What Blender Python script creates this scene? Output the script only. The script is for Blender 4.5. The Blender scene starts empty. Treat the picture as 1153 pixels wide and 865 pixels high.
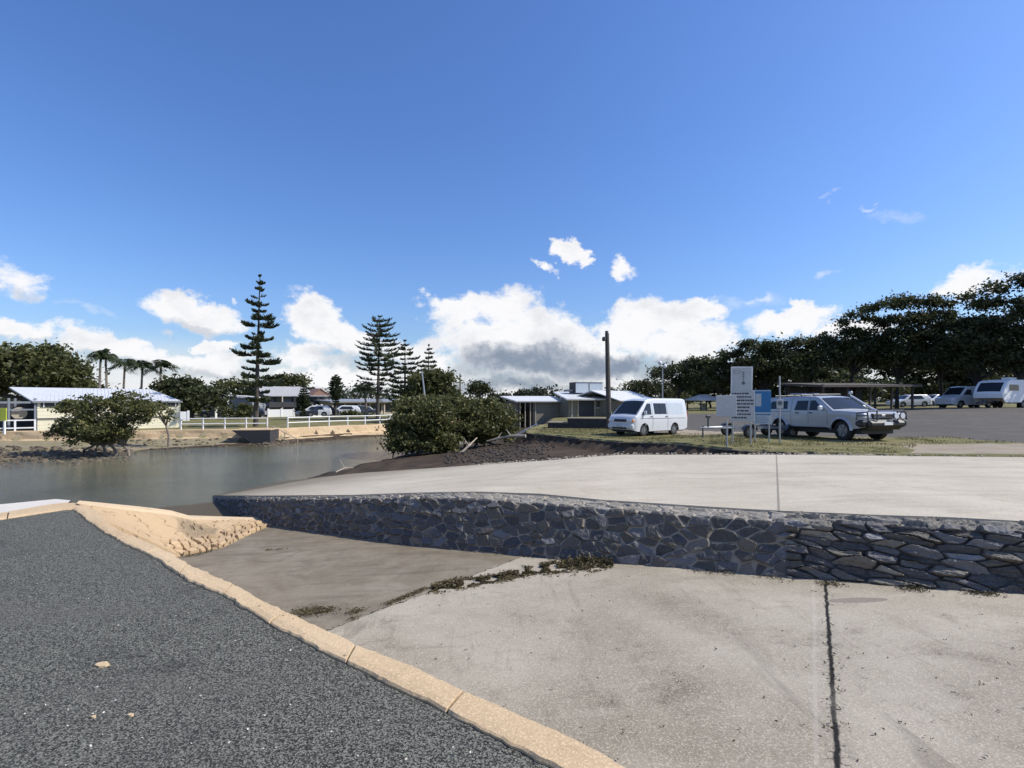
import bpy, math, random
import numpy as np
from mathutils import Vector, Matrix
C = bpy.context.scene.collection
R = random.Random(7)
NR = np.random.default_rng(11)
F = 577.0; CX = 576.5; HY = 450.0          # reference photo measures: focal length, centre column and horizon row in its pixels
rad = math.radians
SUN_AZ, SUN_EL = 92.0, 44.0

def W(px, py, D):                           # a photo pixel at distance D ahead, as a point
    return Vector(((px-CX)/F*D, D, -(py-HY)/F*D))
def XD(px, D): return (px-CX)/F*D

# ---------------------------------------------------------------- mesh collecting
class MB:
    def __init__(s, M=None): s.v=[]; s.f=[]; s.M=M
    def add(s, vs, fs):
        o=len(s.v)
        for p in vs:
            p=Vector(p); s.v.append(tuple(s.M@p) if s.M else tuple(p))
        s.f += [tuple(i+o for i in f) for f in fs]; return s
    def box(s, c, d, rz=0, rx=0, ry=0, bev=0.0):
        hx,hy,hz=d[0]/2,d[1]/2,d[2]/2
        b=min(bev,hx*.9,hy*.9,hz*.9)
        m=Matrix.Translation(c)@Matrix.Rotation(rz,4,'Z')@Matrix.Rotation(ry,4,'Y')@Matrix.Rotation(rx,4,'X')
        if b<=0:
            vs=[m@Vector((x,y,z)) for x in(-hx,hx) for y in(-hy,hy) for z in(-hz,hz)]
            return s.add(vs,[(0,1,3,2),(4,6,7,5),(0,4,5,1),(2,3,7,6),(0,2,6,4),(1,5,7,3)])
        vs=[];idx={}
        for sx in(-1,1):
            for sy in(-1,1):
                for sz in(-1,1):
                    for k,(a,bb,c2) in enumerate([(0,b,b),(b,0,b),(b,b,0)]):
                        idx[(sx,sy,sz,k)]=len(vs); vs.append(m@Vector((sx*(hx-a),sy*(hy-bb),sz*(hz-c2))))
        fs=[]
        for sg in(-1,1):
            q=[(-1,-1),(1,-1),(1,1),(-1,1)]
            fs.append(tuple(idx[(sg,a,c2,0)] for a,c2 in q)); fs.append(tuple(idx[(a,sg,c2,1)] for a,c2 in q)); fs.append(tuple(idx[(a,c2,sg,2)] for a,c2 in q))
        for a in(-1,1):
            for c2 in(-1,1):
                fs.append((idx[(a,c2,-1,0)],idx[(a,c2,1,0)],idx[(a,c2,1,1)],idx[(a,c2,-1,1)]))
                fs.append((idx[(a,-1,c2,0)],idx[(a,1,c2,0)],idx[(a,1,c2,2)],idx[(a,-1,c2,2)]))
                fs.append((idx[(-1,a,c2,1)],idx[(1,a,c2,1)],idx[(1,a,c2,2)],idx[(-1,a,c2,2)]))
                for e in(-1,1): fs.append((idx[(a,c2,e,0)],idx[(a,c2,e,1)],idx[(a,c2,e,2)]))
        return s.add(vs,fs)
    def tube(s, pts, rs, n=8, cap=True):
        pts=[Vector(p) for p in pts]
        if not hasattr(rs,'__len__'): rs=[rs]*len(pts)
        vs=[];fs=[]
        for i,p in enumerate(pts):
            t=(pts[min(i+1,len(pts)-1)]-pts[max(i-1,0)]).normalized()
            u=t.cross(Vector((0,0,1)) if abs(t.z)<.9 else Vector((1,0,0))).normalized(); w=t.cross(u)
            for k in range(n):
                a=2*math.pi*k/n; vs.append(p+(u*math.cos(a)+w*math.sin(a))*rs[i])
        for i in range(len(pts)-1):
            for k in range(n):
                a=i*n+k; b=i*n+(k+1)%n; fs.append((a,b,b+n,a+n))
        if cap: fs.append(tuple(range(n))[::-1]); fs.append(tuple(range((len(pts)-1)*n,len(pts)*n)))
        return s.add(vs,fs)
    def prism(s, poly, z0, z1):             # poly in xy
        n=len(poly); vs=[(x,y,z0) for x,y in poly]+[(x,y,z1) for x,y in poly]
        return s.add(vs,[tuple(range(n))[::-1],tuple(range(n,2*n))]+[(i,(i+1)%n,(i+1)%n+n,i+n) for i in range(n)])
    def slab(s, q, t):                      # quad q thickened downwards by t
        q=[Vector(p) for p in q]; n=len(q)
        nn=(q[1]-q[0]).cross(q[-1]-q[0]).normalized()
        if nn.z<0: nn=-nn
        vs=q+[p-nn*t for p in q]
        return s.add(vs,[tuple(range(n)),tuple(range(n,2*n))[::-1]]+[(i,(i+1)%n,(i+1)%n+n,i+n) for i in range(n)])
    def quad(s,a,b,c,d): return s.add([a,b,c,d],[(0,1,2,3)])
    def grid(s, P, wrap=False):             # P[i][j]
        ni=len(P); nj=len(P[0]); vs=[p for r in P for p in r]; fs=[]
        for i in range(ni-1):
            for j in range(nj-1+(1 if wrap else 0)):
                fs.append((i*nj+j,i*nj+(j+1)%nj,(i+1)*nj+(j+1)%nj,(i+1)*nj+j))
        return s.add(vs,fs)

def link(o, parent=None):
    C.objects.link(o)
    if parent: o.parent=parent
    return o
def build(name, mb, mat, parent=None, smooth=False, loc=None):
    me=bpy.data.meshes.new(name); me.from_pydata(mb.v,[],mb.f); me.validate(); me.update()
    import bmesh
    bm=bmesh.new(); bm.from_mesh(me); bmesh.ops.recalc_face_normals(bm,faces=bm.faces); bm.to_mesh(me); bm.free()
    if smooth:
        me.polygons.foreach_set('use_smooth',[True]*len(me.polygons))
        try: me.set_sharp_from_angle(angle=rad(35))
        except Exception: pass
    me.materials.append(mat)
    o=bpy.data.objects.new(name,me)
    if loc: o.location=loc
    return link(o,parent)
def npmesh(name, V, Fq, mat, parent=None, smooth=True, cols=None):
    """V Nx3, Fq Mx4 numpy; cols dict name->Nx3 point colours"""
    V=np.asarray(V,dtype=np.float32); Fq=np.asarray(Fq,dtype=np.int32)
    me=bpy.data.meshes.new(name); me.vertices.add(len(V)); me.vertices.foreach_set('co',V.ravel())
    k=Fq.shape[1]; me.loops.add(Fq.size); me.loops.foreach_set('vertex_index',Fq.ravel())
    me.polygons.add(len(Fq)); me.polygons.foreach_set('loop_start',np.arange(0,Fq.size,k,dtype=np.int32))
    me.polygons.foreach_set('loop_total',np.full(len(Fq),k,dtype=np.int32))
    me.polygons.foreach_set('use_smooth',np.full(len(Fq),smooth))
    me.update(calc_edges=True)
    if cols:
        for cn,cv in cols.items():
            a=me.color_attributes.new(cn,'FLOAT_COLOR','POINT')
            cc=np.ones((len(V),4),dtype=np.float32); cc[:,:3]=cv; a.data.foreach_set('color',cc.ravel())
    me.materials.append(mat)
    return link(bpy.data.objects.new(name,me),parent)
def gridfaces(ni,nj):
    i,j=np.meshgrid(np.arange(ni-1),np.arange(nj-1),indexing='ij'); a=(i*nj+j).ravel()
    return np.stack([a,a+nj,a+nj+1,a+1],1)
def tag(o,label=None,cat=None,group=None,kind=None):
    if label: o['label']=label
    if cat: o['category']=cat
    if group: o['group']=group
    if kind: o['kind']=kind
    return o
def thing(name,label,cat,loc=(0,0,0),rz=0,group=None):
    o=bpy.data.objects.new(name,None); o.empty_display_size=.3; C.objects.link(o)
    o.location=loc; o.rotation_euler=(0,0,rz); return tag(o,label,cat,group)
def copy_tree(o,parent=None,loc=None,rz=None,label=None,mats=None):
    c=o.copy(); C.objects.link(c); c.parent=parent
    if loc is not None: c.location=loc
    if rz is not None: c.rotation_euler=(0,0,rz)
    if label: c['label']=label
    for ch in list(o.children): copy_tree(ch,c)
    return c

# ---------------------------------------------------------------- numpy noise
def _h(ix,iy,s=0):
    n=(ix*374761393+iy*668265263+s*974711)&0x7fffffff
    n=((n^(n>>13))*1274126177)&0x7fffffff
    return ((n^(n>>16))&0xffff)/65535.0
def vnoise(x,y,s=0):
    ix=np.floor(x).astype(np.int64); iy=np.floor(y).astype(np.int64); fx=x-ix; fy=y-iy
    fx=fx*fx*(3-2*fx); fy=fy*fy*(3-2*fy)
    return (_h(ix,iy,s)*(1-fx)+_h(ix+1,iy,s)*fx)*(1-fy)+(_h(ix,iy+1,s)*(1-fx)+_h(ix+1,iy+1,s)*fx)*fy
def fbm(x,y,o=4,s=0):
    t=0;a=.5
    for k in range(o): t=t+a*vnoise(x*2**k,y*2**k,s+k*17); a*=.5
    return t
def voro(u,v,s=0,jit=.8):
    """nearest / second nearest in unit cells -> F1,F2,id(ix,iy),du,dv"""
    iu=np.floor(u).astype(np.int64); iv=np.floor(v).astype(np.int64)
    f1=np.full(u.shape,9.); f2=np.full(u.shape,9.); bi=np.zeros(u.shape,np.int64); bj=np.zeros(u.shape,np.int64); du=np.zeros(u.shape); dv=np.zeros(u.shape)
    for a in(-1,0,1):
        for b in(-1,0,1):
            cu=iu+a; cv=iv+b
            pu=cu+.5+(_h(cu,cv,s)-.5)*jit+ (cv%2)*.0; pv=cv+.5+(_h(cu,cv,s+5)-.5)*jit
            d=np.sqrt((u-pu)**2+(v-pv)**2)
            m=d<f1
            f2=np.where(m,f1,np.minimum(f2,d)); bi=np.where(m,cu,bi); bj=np.where(m,cv,bj)
            du=np.where(m,u-pu,du); dv=np.where(m,v-pv,dv); f1=np.where(m,d,f1)
    return f1,f2,bi,bj,du,dv
def sstep(a,b,x):
    t=np.clip((x-a)/(b-a),0,1); return t*t*(3-2*t)

# ---------------------------------------------------------------- node expression helper
class E:
    nt=None
    def __init__(s,sock): s.s=sock
    @staticmethod
    def m(op,*a,clamp=False):
        n=E.nt.nodes.new('ShaderNodeMath'); n.operation=op; n.use_clamp=clamp
        for i,x in enumerate(a):
            if isinstance(x,E): E.nt.links.new(x.s,n.inputs[i])
            else: n.inputs[i].default_value=x
        return E(n.outputs[0])
    def __add__(s,o): return E.m('ADD',s,o)
    __radd__=__add__
    def __sub__(s,o): return E.m('SUBTRACT',s,o)
    def __rsub__(s,o): return E.m('SUBTRACT',o,s)
    def __mul__(s,o): return E.m('MULTIPLY',s,o)
    __rmul__=__mul__
    def __truediv__(s,o): return E.m('DIVIDE',s,o)
    def __pow__(s,o): return E.m('POWER',s,o)
    def abs(s): return E.m('ABSOLUTE',s)
    def max(s,o): return E.m('MAXIMUM',s,o)
    def min(s,o): return E.m('MINIMUM',s,o)
    def ss(s,a,b):
        n=E.nt.nodes.new('ShaderNodeMapRange'); n.interpolation_type='SMOOTHSTEP'
        E.nt.links.new(s.s,n.inputs[0]); n.inputs[1].default_value=a; n.inputs[2].default_value=b
        return E(n.outputs[0])
    def lin(s,a,b,c=0,d=1):
        n=E.nt.nodes.new('ShaderNodeMapRange')
        E.nt.links.new(s.s,n.inputs[0]); n.inputs[1].default_value=a; n.inputs[2].default_value=b; n.inputs[3].default_value=c; n.inputs[4].default_value=d
        return E(n.outputs[0])
def newmat(name):
    m=bpy.data.materials.new(name); m.use_nodes=True; E.nt=m.node_tree
    return m, m.node_tree, m.node_tree.nodes['Principled BSDF']
def coords(kind='Object'):
    if kind=='Pos':
        n=E.nt.nodes.new('ShaderNodeNewGeometry'); return n.outputs['Position']
    n=E.nt.nodes.new('ShaderNodeTexCoord'); return n.outputs[kind]
def scaled(co,sx,sy,sz,rot=0):
    n=E.nt.nodes.new('ShaderNodeMapping'); E.nt.links.new(co,n.inputs[0]); n.inputs['Scale'].default_value=(sx,sy,sz); n.inputs['Rotation'].default_value=(0,0,rot); return n.outputs[0]
def noise(co,scale,detail=4,rough=.55,dist=0):
    n=E.nt.nodes.new('ShaderNodeTexNoise'); E.nt.links.new(co,n.inputs['Vector']); n.inputs['Scale'].default_value=scale
    n.inputs['Detail'].default_value=detail; n.inputs['Roughness'].default_value=rough; n.inputs['Distortion'].default_value=dist
    return E(n.outputs['Fac'])
def vor(co,scale,feat='F1',out='Distance'):
    n=E.nt.nodes.new('ShaderNodeTexVoronoi'); n.feature=feat; E.nt.links.new(co,n.inputs['Vector']); n.inputs['Scale'].default_value=scale
    return E(n.outputs[out])
def mix(f,a,b):
    n=E.nt.nodes.new('ShaderNodeMix'); n.data_type='RGBA'
    for k,x in ((0,f),(6,a),(7,b)):
        if isinstance(x,E): E.nt.links.new(x.s,n.inputs[k])
        elif hasattr(x,'links'): E.nt.links.new(x,n.inputs[k])
        elif k==0: n.inputs[0].default_value=x
        else: n.inputs[k].default_value=(*x,1) if len(x)==3 else x
    return E(n.outputs[2])
def bump(p,h,strength=.5,dist=.02):
    n=E.nt.nodes.new('ShaderNodeBump'); E.nt.links.new(h.s,n.inputs['Height']); n.inputs['Strength'].default_value=strength; n.inputs['Distance'].default_value=dist
    E.nt.links.new(n.outputs[0],p.inputs['Normal'])
def setc(p,c):
    if isinstance(c,E): E.nt.links.new(c.s,p.inputs['Base Color'])
    else: p.inputs['Base Color'].default_value=(*c,1)
def sep(co):
    n=E.nt.nodes.new('ShaderNodeSeparateXYZ'); E.nt.links.new(co,n.inputs[0]); return [E(o) for o in n.outputs]
def attr(name):
    n=E.nt.nodes.new('ShaderNodeAttribute'); n.attribute_name=name; return n.outputs['Color']
def simple(name,col,rough=.7,var=.15,scale=3,bs=0,spec=.5,metal=0,coat=0,bscale=20):
    m,nt,p=newmat(name); co=coords()
    n=noise(co,scale,5,.6)
    setc(p,mix(n.lin(.3,.7),[c*(1-var) for c in col],[min(1,c*(1+var)) for c in col]))
    p.inputs['Roughness'].default_value=rough; p.inputs['Metallic'].default_value=metal; p.inputs['Specular IOR Level'].default_value=spec; p.inputs['Coat Weight'].default_value=coat
    if bs: bump(p,noise(co,bscale,5,.6),bs,.01)
    return m
def foliage(name,c1,c2,trans=.3,scale=.6,c3=None):
    m,nt,p=newmat(name); co=coords()
    g=nt.nodes.new('ShaderNodeNewGeometry'); r=E(g.outputs['Random Per Island'])
    f=(noise(co,scale,3).lin(.35,.65)*.6+r*.4)
    col=mix(f,c1,c2)
    if c3: col=mix(r.ss(.86,.95),col,c3)
    setc(p,col); p.inputs['Roughness'].default_value=.55; p.inputs['Specular IOR Level'].default_value=.35
    t=nt.nodes.new('ShaderNodeBsdfTranslucent'); nt.links.new(col.s,t.inputs[0])
    mx=nt.nodes.new('ShaderNodeMixShader'); mx.inputs[0].default_value=trans
    nt.links.new(p.outputs[0],mx.inputs[1]); nt.links.new(t.outputs[0],mx.inputs[2]); nt.links.new(mx.outputs[0],nt.nodes['Material Output'].inputs[0])
    return m
M={}
# --- asphalt
m,nt,p=newmat('asphalt'); co=coords('Pos')
v=vor(co,150,'F1','Color'); n2=noise(co,80,3,.75); big=noise(co,.8,4,.6); mid=noise(co,7,4,.6)
vs_=sep(v.s)[0]
agg=(vs_*.55+n2*.55)
c=mix(agg.ss(.36,.90),(.0135,.0135,.0112),(.265,.257,.212))
wear=noise(scaled(co,.5,2.2,1,rad(-38)),.9,5,.65,.5); c=mix(big.lin(.35,.7)*.22,c,(.09,.086,.075)); c=mix(wear.ss(.52,.72)*.35,c,(.12,.112,.095)); c=mix(noise(co,.5,6,.7,1).ss(.52,.7)*.45,c,(.014,.014,.014)); c=mix(mid.ss(.58,.75)*.3,c,(.015,.015,.015))
fl=vor(co,9,'F1','Distance'); c=mix(fl.ss(.045,.02)*noise(co,3,2).ss(.5,.56),c,(.45,.42,.36))
setc(p,c); p.inputs['Roughness'].default_value=.85; p.inputs['Specular IOR Level'].default_value=.25; bump(p,agg,.9,.006); M['asphalt']=m
# --- concretes
def conc(name,a,b,dark,stain=.4,kind='Pos',streak=0,bs=.35,extra=None):
    m,nt,p=newmat(name); co=coords(kind)
    big=noise(co,.55,5,.62,.4); fine=noise(co,60,4,.7); mid=noise(co,5,5,.65); blot=noise(co,1.6,6,.7,.6)
    c=mix(big.lin(.3,.7),a,b); c=mix(blot.ss(.52,.75)*stain,c,dark); c=mix(mid.ss(.5,.8)*.3,c,[x*.7 for x in a])
    gr=sep(vor(co,130,'F1','Color').s)[0]; gr2=noise(co,150,3,.8)
    c=mix(fine.ss(.45,.8)*.5,c,[min(1,x*1.35) for x in b]); c=mix(fine.ss(.42,.25)*.6,c,[x*.5 for x in a]); c=mix(gr.ss(.72,.95)*.45,c,[min(1,x*1.45) for x in b]); c=mix(gr2.ss(.45,.3)*.5,c,[x*.45 for x in a])
    sp=vor(co,6,'F1','Distance'); c=mix(sp.ss(.085,.05)*noise(co,2.2,2).ss(.5,.6)*.85,c,(.03,.028,.024))
    if extra: c=extra(co,c)
    setc(p,c); p.inputs['Roughness'].default_value=.88; p.inputs['Specular IOR Level'].default_value=.25
    bump(p,fine*.5+mid*.6+gr*.25,bs,.012); return m
def linemask(co,p0,p1,wid,wob=.05,ws=2.5):
    X,Y,Z=sep(co); dx,dy=p1[0]-p0[0],p1[1]-p0[1]; L=math.hypot(dx,dy); nx,ny=-dy/L,dx/L
    d=X*nx+Y*ny-(p0[0]*nx+p0[1]*ny)+(noise(co,ws,3)-.5)*wob*2
    a=X*(dx/L)+Y*(dy/L)-(p0[0]*dx/L+p0[1]*dy/L)
    inr=a.ss(-.05,.05)*a.ss(L+.05,L-.05)
    return d,d.abs().ss(wid,wid*.35)*inr
def rampplane(x,y): return -2.05-.074*((-x*.55+y*.84)-3)
def rampD(px,py):
    xr=(px-CX)/F; zr=-(py-HY)/F
    D=(-2.05+.074*3)/(zr+.074*(-.55*xr+.84)); return Vector((xr*D,D,zr*D))
JA=[rampD(362,712),rampD(600,622)]          # joint between the two ramp slabs
JB=[rampD(946,900),rampD(929,652)]
def rampextra(co,c):
    d,_=linemask(co,JA[0],JA[1],.02,.03)
    g=noise(co,1.1,6,.7,.8)
    c=mix(d.ss(-.02,.03)*(g.lin(.3,.7)*.45+.4),c,(.125,.096,.058))           # older, muddier slab towards the water
    st=noise(scaled(co,.5,3.2,1,rad(-35)),1.3,6,.7,.6)
    c=mix(d.ss(0,.3)*st.ss(.5,.72)*.7,c,(.06,.048,.035))
    c=mix(st.ss(.58,.7)*.18,c,(.5,.45,.36))
    Zz=sep(co)[2]; c=mix((Zz+(noise(co,2,5,.7)-.5)*.35).ss(-2.7,-2.95)*.9,c,(.085,.066,.042))
    dr=noise(scaled(co,3,.35,1,rad(30)),1.6,5,.7,.8); c=mix(dr.ss(.56,.7)*.35,c,(.12,.10,.072))
    _,l=linemask(co,JA[0],JA[1],.03,.045,5); c=mix(l*.9,c,(.30,.26,.19))
    _,l=linemask(co,JA[0],JA[1],.012,.09,7); c=mix(l,c,(.04,.033,.022))
    _,l=linemask(co,JB[0],JB[1],.022,.02,9); c=mix(l,c,(.012,.011,.01))
    q=noise(co,30,3,.7); _,l=linemask(co,JB[0],JB[1],.10,.04,9); c=mix(l*q.ss(.55,.68),c,(.03,.028,.022))
    e=JB[0].lerp(JB[1],-.3)
    _,l=linemask(co,rampD(916,655),rampD(919,865),.018,.02,3); c=mix(l*.22,c,(.5,.46,.38))
    X,Y,Z=sep(co); s=rampD(965,676); ex=((X-s.x)/.30)**2+((Y-s.y)/.075)**2+(noise(co,9,2)-.5)*.5
    c=mix(ex.ss(1.1,.9)*.6,c,(.15,.12,.105))                               # brown patch on the right slab
    s=rampD(790,725); u=((X-s.x)*.45-(Y-s.y)*.89)/1.5; w=((X-s.x)*.89+(Y-s.y)*.45)/.3
    c=mix((u*u+w*w+(noise(co,4,4)-.5)*2.5).ss(1.1,-.4)*.22,c,(.55,.49,.38))
    return c
M['ramp']=conc('ramp_concrete',(.235,.198,.143),(.43,.378,.293),(.12,.097,.066),.8,extra=rampextra,bs=.5)
def roadextra(co,c):
    X,Y,Z=sep(co)
    a=W(874,512,14.35); b=W(877,578,6.55); _,l=linemask(co,a,b,.022,.006); c=mix(l*.75,c,(.16,.14,.12))
    a=W(640,516,15.8); b=W(560,540,10.5); _,l=linemask(co,a,b,.03,.01); c=mix(l*.5,c,(.25,.22,.18))
    d,_=linemask(co,a,b,.03,.01); 
    a=W(760,535,10.6); b=W(1300,548,8.9); _,l=linemask(co,a,b,.03,.02,.8); c=mix(l*.6,c,(.2,.18,.16))
    st=noise(scaled(co,.35,2.6,1,rad(18)),1.2,6,.65,.4); c=mix(st.ss(.45,.72)*.4,c,(.27,.23,.185))
    low=(Z+(noise(co,1.2,5,.7)-.5)*.35).ss(-1.95,-2.75); c=mix(low*.8,c,(.20,.165,.11)); c=mix((Z+(noise(co,2,4)-.5)*.3).ss(-2.8,-3.1)*.85,c,(.09,.075,.045))
    return c
M['road']=conc('upper_concrete',(.385,.332,.248),(.51,.452,.352),(.26,.215,.155),.55,extra=roadextra,bs=.3)
M['kerb']=conc('kerb_concrete',(.45,.32,.185),(.575,.43,.265),(.27,.19,.11),.6,extra=lambda co,c: mix(sep(attr('Joint'))[0],c,(.05,.035,.02)))
M['quay']=conc('pale_quay_concrete',(.52,.47,.40),(.62,.57,.5),(.4,.34,.26),.25)
M['concgrey']=conc('grey_concrete',(.2,.18,.15),(.3,.27,.23),(.08,.07,.05),.6)
M['seawall']=conc('tan_seawall',(.42,.30,.175),(.53,.40,.25),(.15,.10,.06),.7)
m,nt,p=newmat('field_stone'); co=coords('Pos'); a=attr('Col'); f=noise(co,45,5,.7); g=noise(co,9,5,.65)
c=mix(f.lin(.25,.75)*.4,a,(.22,.21,.20)); c=mix(g.ss(.56,.72)*.35,c,(.03,.032,.035)); setc(p,c); p.inputs['Roughness'].default_value=.75; p.inputs['Specular IOR Level'].default_value=.3; bump(p,f*.5+g,.8,.02); M['stone']=m
m,nt,p=newmat('tan_stone'); co=coords('Pos'); a=attr('Col'); f=noise(co,40,5,.7); g=noise(co,5,6,.7,.5)
c=mix(f.lin(.25,.75)*.35,a,(.55,.42,.26)); c=mix(g.ss(.55,.72)*.55,c,(.13,.09,.055)); setc(p,c); p.inputs['Roughness'].default_value=.85; bump(p,f*.4+g*.8,.7,.03); M['tanstone']=m
# --- ground with surface kinds painted per vertex: R grass, G mud, B car park asphalt, none = sandy dirt
m,nt,p=newmat('ground'); co=coords('Pos'); zr,zg,zb=sep(attr('Zone'))
n1=noise(co,1.3,6,.7,.3); n2=noise(co,14,5,.7); n3=noise(co,50,3,.7); nb=noise(co,.25,4,.6)
dirt=mix(n1.lin(.3,.7),(.27,.215,.15),(.40,.34,.255)); dirt=mix(n3.lin(.4,.8)*.4,dirt,(.16,.13,.1))
grass=mix(n1.lin(.35,.65),(.10,.102,.032),(.225,.19,.085)); grass=mix(n2.ss(.5,.8)*.7,grass,(.045,.055,.015)); grass=mix(nb.ss(.5,.7)*.75,grass,(.25,.205,.11)); grass=mix(n3.ss(.55,.75)*.3,grass,(.33,.29,.15))
mud=mix(n1.lin(.35,.7),(.030,.022,.015),(.105,.074,.047)); mud=mix(n2.ss(.5,.75)*.6,mud,(.014,.011,.008)); mud=mix(n3.ss(.6,.8)*.25,mud,(.17,.13,.09))
tar=mix(n1.lin(.3,.7),(.065,.059,.05),(.115,.102,.086)); tar=mix(n3.lin(.3,.8)*.35,tar,(.2,.18,.165)); tar=mix(nb.ss(.5,.7)*.3,tar,(.19,.17,.145))
w=(n1-.5)*.55+(n2-.5)*.35
c=mix((zr+w).ss(.42,.58),dirt,grass); c=mix((zb+w*.6).ss(.42,.55),c,tar); c=mix((zg+w*.5).ss(.42,.58),c,mud)
setc(p,c); p.inputs['Roughness'].default_value=.9; p.inputs['Specular IOR Level'].default_value=.2; bump(p,n2*.7+n3*.3,.8,.05); M['ground']=m
# --- water
m,nt,p=newmat('water'); co=coords('Pos')
setc(p,mix(noise(co,.12,3).lin(.35,.65),(.065,.066,.032),(.13,.13,.08))); p.inputs['Roughness'].default_value=.05; p.inputs['IOR'].default_value=1.33; p.inputs['Specular IOR Level'].default_value=.5
X,Y,Z=sep(co)
r1=noise(scaled(co,1,1.9,1,rad(25)),1.7,4,.6,.5); r2=noise(scaled(co,1,2.4,1,rad(-20)),6,4,.65,.8)
bump(p,r1*.8+r2*.35,.5,.14); M['water']=m
# --- others
M['mud']=simple('dark_mud',(.05,.04,.03),.8,.4,6,.8)
M['rock']=simple('rubble_rock',(.105,.082,.055),.85,.5,5,.7)
M['white']=simple('white_paint',(.78,.78,.76),.5,.05,5)
M['cream']=simple('cream_weatherboard',(.80,.74,.54),.6,.06,3)
M['roofblue']=simple('blue_grey_metal_roof',(.52,.53,.545),.5,.06,2)
M['rooflight']=simple('pale_metal_roof',(.62,.61,.58),.45,.08,2)
M['roofmid']=simple('mid_grey_roof',(.36,.35,.335),.55,.1,2)
M['roofgrey']=simple('grey_roof',(.24,.25,.26),.5,.12,2)
M['roofred']=simple('rusty_roof',(.22,.12,.08),.6,.2,2)
M['dark']=simple('dark_grey',(.035,.036,.04),.6,.15,4)
M['darkmetal']=simple('dark_steel',(.06,.065,.07),.45,.15,6)
M['galv']=simple('galvanised_steel',(.38,.39,.40),.45,.12,9,metal=.6)
M['shedwall']=simple('olive_tan_wall',(.20,.18,.135),.7,.12,1.5)
M['greywall']=simple('grey_blue_wall',(.20,.22,.25),.7,.08,1.5)
M['beige']=simple('beige_wall',(.42,.36,.27),.7,.08,1.5)
M['timber']=simple('weathered_timber',(.085,.07,.058),.85,.3,7,.6)
M['drift']=simple('driftwood',(.36,.30,.23),.8,.2,7,.6)
M['darkbark']=simple('dark_bark',(.032,.026,.02),.9,.3,6,.7)
M['bark']=simple('bark',(.075,.062,.05),.9,.3,6,.7)
M['palebark']=simple('pale_bark',(.20,.17,.14),.9,.3,5,.7)
M['blue']=simple('blue_sign_face',(.02,.17,.40),.5,.06,6)
M['paleblue']=simple('pale_blue_sign_face',(.45,.50,.54),.5,.06,6)
M['signback']=simple('weathered_white_sign',(.46,.48,.48),.55,.08,8)
M['signgrey']=simple('grey_sign_print',(.12,.14,.16),.6,.1,8)
M['yellow']=simple('yellow_green_paint',(.55,.60,.06),.5,.06,6)
M['darkbox']=simple('dark_block',(.035,.035,.038),.8,.3,5,.5)  # low wall's dark face; on the landing, shade put into the colour
M['carwhite']=simple('white_car_paint',(.58,.595,.61),.28,.02,2,coat=.5)
M['carsilver']=simple('silver_white_car_paint',(.40,.41,.42),.3,.02,2,coat=.5,metal=.2)
M['cardark']=simple('dark_blue_car_paint',(.02,.025,.04),.25,.02,2,coat=.6)
M['carblack']=simple('black_car_paint',(.012,.012,.013),.25,.02,2,coat=.6)
M['plastic']=simple('black_plastic',(.018,.018,.019),.55,.15,9)
M['rubber']=simple('tyre_rubber',(.016,.016,.017),.8,.2,9,.3)
M['rim']=simple('alloy_rim',(.26,.265,.27),.4,.05,9,metal=.7)
M['lamp']=simple('headlamp_lens',(.62,.65,.68),.12,.04,9,coat=1)
M['amber']=simple('amber_lens',(.65,.22,.03),.2,.04,9)
M['red']=simple('red_lens',(.35,.02,.02),.2,.04,9)
m,nt,p=newmat('tinted_glass'); setc(p,(.018,.022,.027)); p.inputs['Roughness'].default_value=.1; p.inputs['Specular IOR Level'].default_value=.32; M['glass']=m
m,nt,p=newmat('house_glass'); setc(p,(.03,.035,.04)); p.inputs['Roughness'].default_value=.12; M['pane']=m
M['leafdark']=foliage('dark_tree_leaves',(.030,.038,.015),(.092,.10,.04),.38,.35)
M['leafmid']=foliage('olive_tree_leaves',(.04,.05,.016),(.14,.14,.048),.38,.4)
M['leafmang']=foliage('mangrove_leaves',(.042,.052,.016),(.145,.147,.05),.36,1.0,(.22,.19,.065))
M['leafpine']=foliage('pine_leaves',(.022,.034,.016),(.07,.085,.035),.2,.8)
M['leafpalm']=foliage('palm_fronds',(.02,.032,.014),(.06,.078,.03),.2,.8)
M['leaffar']=foliage('far_tree_leaves',(.03,.04,.022),(.06,.07,.035),.2,.3)
M['weed']=foliage('dead_weed',(.035,.03,.012),(.15,.115,.05),.1,9.0)
M['grassblade']=foliage('grass_blades',(.08,.085,.025),(.20,.175,.07),.25,1.5)
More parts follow.
